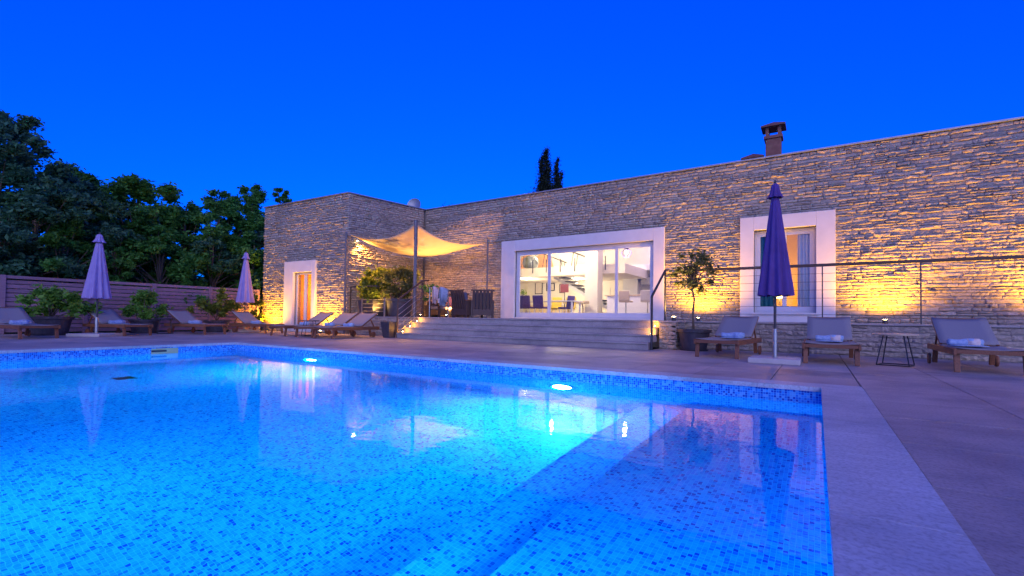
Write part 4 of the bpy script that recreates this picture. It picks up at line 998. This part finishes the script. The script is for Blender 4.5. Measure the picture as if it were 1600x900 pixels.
# towels hung on the stair railing
def hung(px_, y, w, h, mat, label, z):
    q = OY(px_, 470, y); m = MB(); vs_, fs_ = [], []; n, k_ = 9, 8
    path = [(-.035, -h), (-.035, -h*.5), (-.033, -.05), (0, .035), (.033, -.05), (.035, -h*.4), (.036, -h*.75)]
    for i, (dx, dz) in enumerate(path):
        for j in range(n):
            t = j/(n-1); vs_.append((dx+.012*math.sin(9*t+i)*(abs(dz)/h), (t-.5)*w*(1-.25*abs(dz)/h), dz+.02*math.sin(5*t)))
    fs_ = [(i*n+j, i*n+j+1, (i+1)*n+j+1, (i+1)*n+j) for i in range(len(path)-1) for j in range(n-1)]
    o = m.add(vs_, fs_).build('hung_towel', MATS[mat], smooth=True, loc=(q.x, y, z)); md = o.modifiers.new('thick', 'SOLIDIFY'); md.thickness = .012; tag(o, label, 'towel'); return o
e = empty('towel_rail', (-11.35, 12.2, Z_T), label='short steel towel rail at the head of the steps', cat='rail')
for y in (0, 1.0): MB().tube([(0, y, 0), (0, y, 1.02)], .02, 8).build('post', MATS['steel'], e)
MB().tube([(0, -.03, 1.03), (0, 1.03, 1.03)], .02, 8).build('bar', MATS['steel'], e)
for (y, w, h, mat, lb) in ((12.48, .26, .55, 'towel_pink', 'pinkish towel hanging over the towel rail'), (12.92, .40, .62, 'towel', 'white towel hanging over the towel rail')):
    o = hung(660, y, w, h, mat, lb, Z_T+1.035); o.location.x = -11.35

# ------------------------------------------------------------------ inside: living room
def inbox(name, mat, x0, x1, y0, y1, z0, z1, parent=None, **k):
    return vb(MB().box(x0, x1, y0, y1, z0, z1), name, mat, parent, **k)
MZ0, MZ1, MY = 2.74, 3.16, 19.8
mz = inbox('mezzanine', 'room_wall', RX0, -7.0, MY, RY1, MZ0, MZ1)
inbox('column', 'room_wall', -8.62, -8.02, 19.2, 19.78, Z_T, RC)
for k in range(7):
    x = -12.4+k*.75; MB().box(x-.02, x+.02, MY-.03, MY-.005, MZ1-.25, MZ1+.38).build('post', MATS['black_metal'], mz)
    if k < 6: MB().box(x+.04, x+.71, MY-.022, MY-.012, MZ1+.05, MZ1+1.0).build('balustrade_pane', MATS['glass'], mz)
st_ = empty('staircase', (-11.2, 20.9, Z_T), label='open staircase with dark treads under the mezzanine', cat='staircase')
for k in range(12):
    t = k/11; MB().box(3.9-3.4*t-.16, 3.9-3.4*t+.16, -.45, .45, .18+2.0*t-.025, .18+2.0*t+.025).build('tread', MATS['black_metal'], st_)
for s in (-.47, .47): MB().bar((4.1, s, .02), (.4, s, 2.05), .03, .14).build('stringer', MATS['frame_white'], st_)
for k in range(0, 12, 2):
    t = k/11; MB().tube([(3.9-3.4*t, -.45, .18+2.0*t), (3.9-3.4*t, -.45, 1.1+2.0*t)], .010, 6).build('baluster', MATS['steel'], st_)
def dining_chair(loc, rz, mat, label, group):
    e = empty('dining_chair', loc, rz, label, 'chair', group)
    for sx in (-1, 1):
        for sy in (-1, 1): MB().tube([(sx*.17, sy*.17, .44), (sx*.21, sy*.21, 0)], .014, 6).build('leg', MATS['glossy_white'], e)
    MB().box(-.23, .23, -.24, .24, .42, .50).build('seat', MATS[mat], e, bevel=.03); b = MB().box(-.03, .03, -.24, .24, .0, .50).build('backrest', MATS[mat], e, bevel=.025, loc=(-.22, 0, .47)); b.rotation_euler = (0, R(-9), 0)
    return e
tq = OY(858, 470, 17.6); e = empty('dining_table', (tq.x, 17.7, Z_T), label='white dining table behind the sliding window', cat='table')
MB().box(-1.5, 1.3, -.45, .45, .72, .76).build('table_top', MATS['glossy_white'], e, bevel=.005)
for sx in (-1.4, 1.2):
    for sy in (-.38, .38): MB().box(sx-.03, sx+.03, sy-.03, sy+.03, 0, .72).build('leg', MATS['glossy_white'], e)
for i, px_ in enumerate((812, 825, 845)):
    q = OY(px_, 470, 17.0); dining_chair((q.x, 17.02, Z_T), R(90), 'violet_fabric', 'violet dining chair with its back to the window, ' + ('beside the window jamb', 'under the yellow flowers', 'next to the window mullion')[i], 'violet chairs along the window side of the table')
q = OY(882, 470, 17.5); dining_chair((q.x, 17.6, Z_T), R(170), 'violet_fabric', 'violet dining chair at the head of the table', 'dining chairs')
for px_, lb in ((866, 'yellow dining chair across the table, next to the window mullion'), (888, 'yellow dining chair across the table, behind the violet head chair')): q = OY(px_, 470, 18.4); dining_chair((q.x, 18.4, Z_T), R(-90), 'yellow_plastic', lb, 'yellow chairs')
q = OY(817, 455, 17.7); e = empty('flower_vase', (q.x, 17.7, Z_T+.761), label='vase of yellow flowers on the dining table', cat='vase'); MB().lathe([(.05,0),(.07,.08),(.04,.18),(.05,.22)], 14).build('vase', MATS['glossy_white'], e)
V, F = leaves([(q.x, 17.7, Z_T+1.13)], [.18], 2600, .09, 9); leaf_part('flowers', V, F, 'leaf_citrus', e)
q = OY(882, 451, 19.2); o = MB().box(-.2, .2, -.02, .02, -.17, .2).build('red_picture', MATS['red_art'], loc=(q.x, 19.2, q.z)); 
e = empty('picture_stand', (q.x, 19.2, Z_T), label='small red picture on a slim floor stand inside the room', cat='picture'); o.parent = e; o.location = (0, 0, q.z-Z_T); MB().tube([(0, .03, 0), (0, .03, q.z-Z_T)], .02, 8).build('stand', MATS['black_metal'], e); MB().lathe([(.2, 0), (.2, .02)], 16).build('foot', MATS['black_metal'], e)
q = OY(900, 470, 18.9); e = empty('wooden_bench', (q.x, 18.9, Z_T), label='pale wooden bench with curved legs near the stairs', cat='bench')
MB().box(-.55, .55, -.2, .2, .68, .80).build('seat', MATS['light_wood'], e, bevel=.02)
for s in (-1, 1): MB().tube([(s*.3, 0, .68), (s*.36, 0, .4), (s*.28, 0, 0)], .04, 8).build('leg', MATS['light_wood'], e)
# lounge chairs on the mezzanine
def deck_chair(px_, label, rz):
    q = OY(px_, 412, 20.6); e = empty('mezzanine_chair', (q.x, 20.6, MZ1), rz, label, 'chair', 'reclining chairs on the mezzanine')
    MB().bar((-.5, 0, .75), (.55, 0, .32), .55, .05).build('seat', MATS['wicker'], e)
    for x, z in ((-.42, .72), (.42, .38)):
        for s in (-.25, .25): MB().tube([(x, s, z), (x+(.08 if x > 0 else -.12), s, 0)], .018, 6).build('leg', MATS['black_metal'], e)
deck_chair(912, 'dark reclining chair on the mezzanine beside the column', 0); deck_chair(866, 'dark reclining chair at the left end of the mezzanine', R(10))
q = OY(829, 412, 20.4); e = empty('egg_chair', (q.x, 20.4, MZ1), label='rounded grey chair on the mezzanine', cat='chair'); MB().lathe([(.05, .02), (.34, .1), (.42, .32), (.36, .56), (.2, .68)], 20, cap=(True, False)).build('shell', MATS['flashing'], e, smooth=True); MB().lathe([(.22, 0), (.2, .03)], 16).build('foot', MATS['black_metal'], e); MB().lathe([(.3, .3), (.1, .36)], 16).build('cushion', MATS['cushion'], e)
m_noise('orange_art', (.75, .32, .12), (.85, .42, .18), 5, .7, 0)
for px_, lb in ((822, 'orange arched wall panel on the mezzanine beside the grey chair'), (846, 'orange arched wall panel on the mezzanine next to the window mullion')):
    q = OY(px_, 405, 23.3); m_ = MB(); n = 16
    pr_ = [(.75*math.cos(math.pi*k/n), 1.25*math.sin(math.pi*k/n)) for k in range(n+1)]
    m_.add([(a, y_, b) for y_ in (0, .04) for a, b in pr_], [tuple(range(n+1)), tuple(range(2*n+1, n, -1))]+[(k, n+1+k, n+2+k, k+1) for k in range(n)]+[(n, 2*n+1, n+1, 0)])
    o = m_.build('arched_panel', MATS['orange_art'], loc=(q.x, RY1-.06, MZ1+.02)); tag(o, lb, 'wall panel', 'arched panels')
for k, (x, z, w, h) in enumerate(((-13.4, 1.75, .5, .7), (-12.6, 1.8, .45, .45), (-11.9, 1.7, .35, .5))):
    o = MB().box(-w/2, w/2, 0, .03, -h/2, h/2).build('framed_picture', MATS['black_metal'], loc=(x, RY1-.05, Z_T+z)); MB().box(-w/2+.05, w/2-.05, -.004, -.001, -h/2+.05, h/2-.05).build('print', MATS['cream_leather'], o); tag(o, ('large', 'square', 'narrow')[k]+' framed picture on the wall under the mezzanine', 'picture', 'framed pictures')
o = MB().box(-1.1, 1.1, 0, .42, .0, .75).build('sideboard', MATS['light_wood'], loc=(-12.6, RY1-.45, Z_T), bevel=.01); tag(o, 'pale wooden sideboard at the back wall under the mezzanine', 'sideboard')
for k in range(3): MB().box(-1.06+k*.71, -.39+k*.71, -.012, -.001, .06, .70).build('door_front', MATS['light_wood'], o)
# kitchen
e = empty('kitchen_counter', (-6.9, 19.0, Z_T), label='white kitchen counter behind the right pane', cat='counter')
MB().box(-.6, 2.9, 0, .75, .0, 1.0).build('cabinet', MATS['glossy_white'], e); MB().box(-.66, 2.96, -.06, .8, 1.002, 1.05).build('worktop', MATS['light_wood'], e, bevel=.005)
e = empty('kitchen_unit', (-8.2, 22.9, Z_T), label='tall white kitchen unit with a lit niche at the back wall', cat='cabinet')
MB().box(0, 4.4, 0, .55, 0, .95).build('base_cabinet', MATS['glossy_white'], e); MB().box(0, .75, 0, .55, .96, 2.4).build('tall_cabinet', MATS['glossy_white'], e); MB().box(2.6, 3.2, 0, .55, .96, 2.4).build('tall_cabinet', MATS['glossy_white'], e)
MB().box(.9, 2.5, .05, .55, 1.75, 2.1).build('hood', MATS['steel'], e); MB().box(0, 4.4, -.05, .55, 2.45, 2.75).build('cornice', MATS['glossy_white'], e)
for px_, mat, lb in ((978, 'light_wood', 'wooden bar stool at the kitchen counter'), (1012, 'cream_leather', 'cream bar stool at the kitchen counter')):
    q = OY(px_, 470, 18.2); e = empty('bar_stool', (q.x, 18.2, Z_T), R(90), lb, 'bar stool', 'bar stools')
    MB().lathe([(.22, 0), (.2, .02)], 18).build('base', MATS['steel'], e); MB().tube([(0,0,.02), (0,0,.70)], .025, 8).build('column', MATS['steel'], e); MB().box(-.22, .22, -.22, .22, .70, .77).build('seat', MATS[mat], e, bevel=.02); MB().box(-.24, -.19, -.22, .22, .76, 1.15).build('backrest', MATS[mat], e, bevel=.02)
m_emit('bulb_white', (1, .92, .85), 22)
def pendant(loc, top, energy, color, label, cage=True):
    e = empty('pendant_lamp', loc, label=label, cat='lamp', group='ceiling lamps'); MB().tube([(0,0,.25), (0,0,top-loc[2])], .008, 6).build('cord', MATS['black_metal'], e)
    MB().lathe([(.03, .22), (.06, .18), (.06, .10), (.04, .09)], 12).build('socket', MATS['violet_fabric'], e)
    MB().lathe([(.015, -.06), (.05, -.03), (.06, .02), (.04, .07), (.03, .09)], 14).build('bulb', MATS['bulb_white'], e, smooth=True)
    if cage:
        for k in range(6):
            a = k*math.pi/3; MB().tube([(.05*math.cos(a), .05*math.sin(a), .2), (.22*math.cos(a), .22*math.sin(a), .0), (.10*math.cos(a), .10*math.sin(a), -.16)], .008, 5).build('cage_wire', MATS['violet_fabric'], e)
    lamp('pendant_glow', 'POINT', (0, 0, -.12), energy, color, .08, parent=e)
CREAM = (1, .79, .55)
q = OY(979, 395, 17.6); pendant((q.x, 17.6, q.z), RC, 45, (.95, .70, 1), 'geometric cage pendant lamp over the kitchen counter')
pendant((-9.6, 17.9, 4.2), RC, 240, CREAM, 'pendant lamp over the dining table, near the ceiling', False)
pendant((-11.5, 21.6, 4.55), RC, 140, CREAM, 'lamp above the mezzanine', False)
for i, (x, y) in enumerate(((-12.6, 20.8), (-10.2, 21.8))):
    e = empty('downlight', (x, y, MZ0-.03), label=('round downlight under the mezzanine above the dining chairs', 'round downlight under the mezzanine above the staircase')[i], cat='lamp', group='downlights under the mezzanine'); MB().lathe([(.09, 0), (.09, .028)], 16).build('ring', MATS['steel'], e); MB().lathe([(.07, -.004), (.07, -.001)], 16).build('diffuser', MATS['bulb_white'], e)
    lamp('downlight_glow', 'POINT', (0, 0, -.25), 60, CREAM, .08, parent=e)
e = empty('downlight', (-6.2, 21.6, RC-.03), label='ceiling downlight over the kitchen', cat='lamp'); MB().lathe([(.09, 0), (.09, .028)], 16).build('ring', MATS['steel'], e); MB().lathe([(.07, -.004), (.07, -.001)], 16).build('diffuser', MATS['bulb_white'], e)
lamp('downlight_glow', 'POINT', (0, 0, -.35), 50, (.66, .50, 1), .08, parent=e)

# ------------------------------------------------------------------ inside: bedroom and guest room
def curtain(x0, x1, y, z0, z1, mat, label, folds=9, amp=.035, wing_=False, tie=None):
    m = MB(); n = folds*8; vs_, fs_ = [], []
    rows = 10
    for r_ in range(rows+1):
        t = r_/rows; z = z1+(z0-z1)*t
        xa, xb = x0, x1
        if tie: xa = x0+tie*math.sin(math.pi*min(1, t*1.2))*(x1-x0)
        for k in range(n+1):
            u = k/n; vs_.append((xa+(xb-xa)*u, y+amp*math.sin(2*math.pi*folds*u+.6*math.sin(3*t)), z))
    fs_ = [(r_*(n+1)+k, (r_+1)*(n+1)+k, (r_+1)*(n+1)+k+1, r_*(n+1)+k+1) for r_ in range(rows) for k in range(n)]
    m.add(vs_, fs_); m = wing(m) if wing_ else m
    o = m.build('curtain', MATS[mat], smooth=True); tag(o, label, 'curtain', 'curtains'); return o
curtain(-1.62, -1.0, 16.02, Z_T+.03, 3.6, 'curtain_green', 'dark green curtain drawn aside in the bedroom window', 5)
curtain(-.46, .14, 15.97, Z_T+.03, 3.6, 'curtain_white', 'white curtain hanging in the bedroom window', 7)
q = OY(1216, 470, 17.6); e = empty('bedside_lamp', (q.x, 18.2, Z_T+.55), label='glowing bedside lamp behind the bedroom window', cat='lamp')
m_emit('lamp_glow', (1, .62, .20), 5)
MB().lathe([(.08, 0), (.03, .03), (.02, .25)], 14).build('stand', MATS['light_wood'], e); MB().lathe([(.14, .25), (.10, .48)], 18).build('lamp_shade', MATS['lamp_glow'], e)
lamp('bedside_glow', 'POINT', (0, -.05, .62), 60, (1, .36, .02), .08, parent=e)
e = empty('bedside_table', (q.x, 18.2, Z_T), label='wooden bedside table carrying the glowing lamp', cat='table'); MB().box(-.25, .25, -.2, .2, .12, .549).build('cabinet', MATS['light_wood'], e, bevel=.006)
for sx in (-.2, .2):
    for sy in (-.15, .15): MB().box(sx-.02, sx+.02, sy-.02, sy+.02, 0, .12).build('leg', MATS['light_wood'], e)
md_ = (DO[0]+DO[1])/2
curtain(DO[0]-.3, DO[0]+(DO[1]-DO[0])*.55, .36, .03, 2.9, 'curtain_orange', 'orange-lit curtain in the leaf of the wing door next to the fence', 9, amp=.025, wing_=True); curtain(DO[0]+(DO[1]-DO[0])*.62, DO[1]+.3, .36, .03, 2.9, 'curtain_orange', 'orange-lit curtain in the leaf of the wing door next to the sail pole', 7, amp=.025, wing_=True)
q = BL+bd*md_-bn*1.3; e = empty('floor_lamp', (q.x, q.y, .02), label='floor lamp glowing behind the curtains of the wing door', cat='lamp'); MB().lathe([(.15, 0), (.02, .03), (.015, 1.3)], 12).build('stand', MATS['black_metal'], e); MB().lathe([(.2, 1.3), (.14, 1.6)], 18).build('lamp_shade', MATS['lamp_glow'], e)
lamp('floor_lamp_glow', 'POINT', (0, 0, 1.75), 90, (1, .36, .02), .08, parent=e)
for c_ in ('curtain_orange',):   # curtains let light through
    t = MATS[c_]; nt = t.node_tree; b = nt.nodes['Principled BSDF']; tr = nt.nodes.new('ShaderNodeBsdfTranslucent'); mx = nt.nodes.new('ShaderNodeMixShader'); mx.inputs[0].default_value = .55
    nt.links.new(b.inputs['Base Color'].links[0].from_socket, tr.inputs[0]); nt.links.new(b.outputs[0], mx.inputs[1]); nt.links.new(tr.outputs[0], mx.inputs[2]); nt.links.new(mx.outputs[0], nt.nodes['Material Output'].inputs[0])
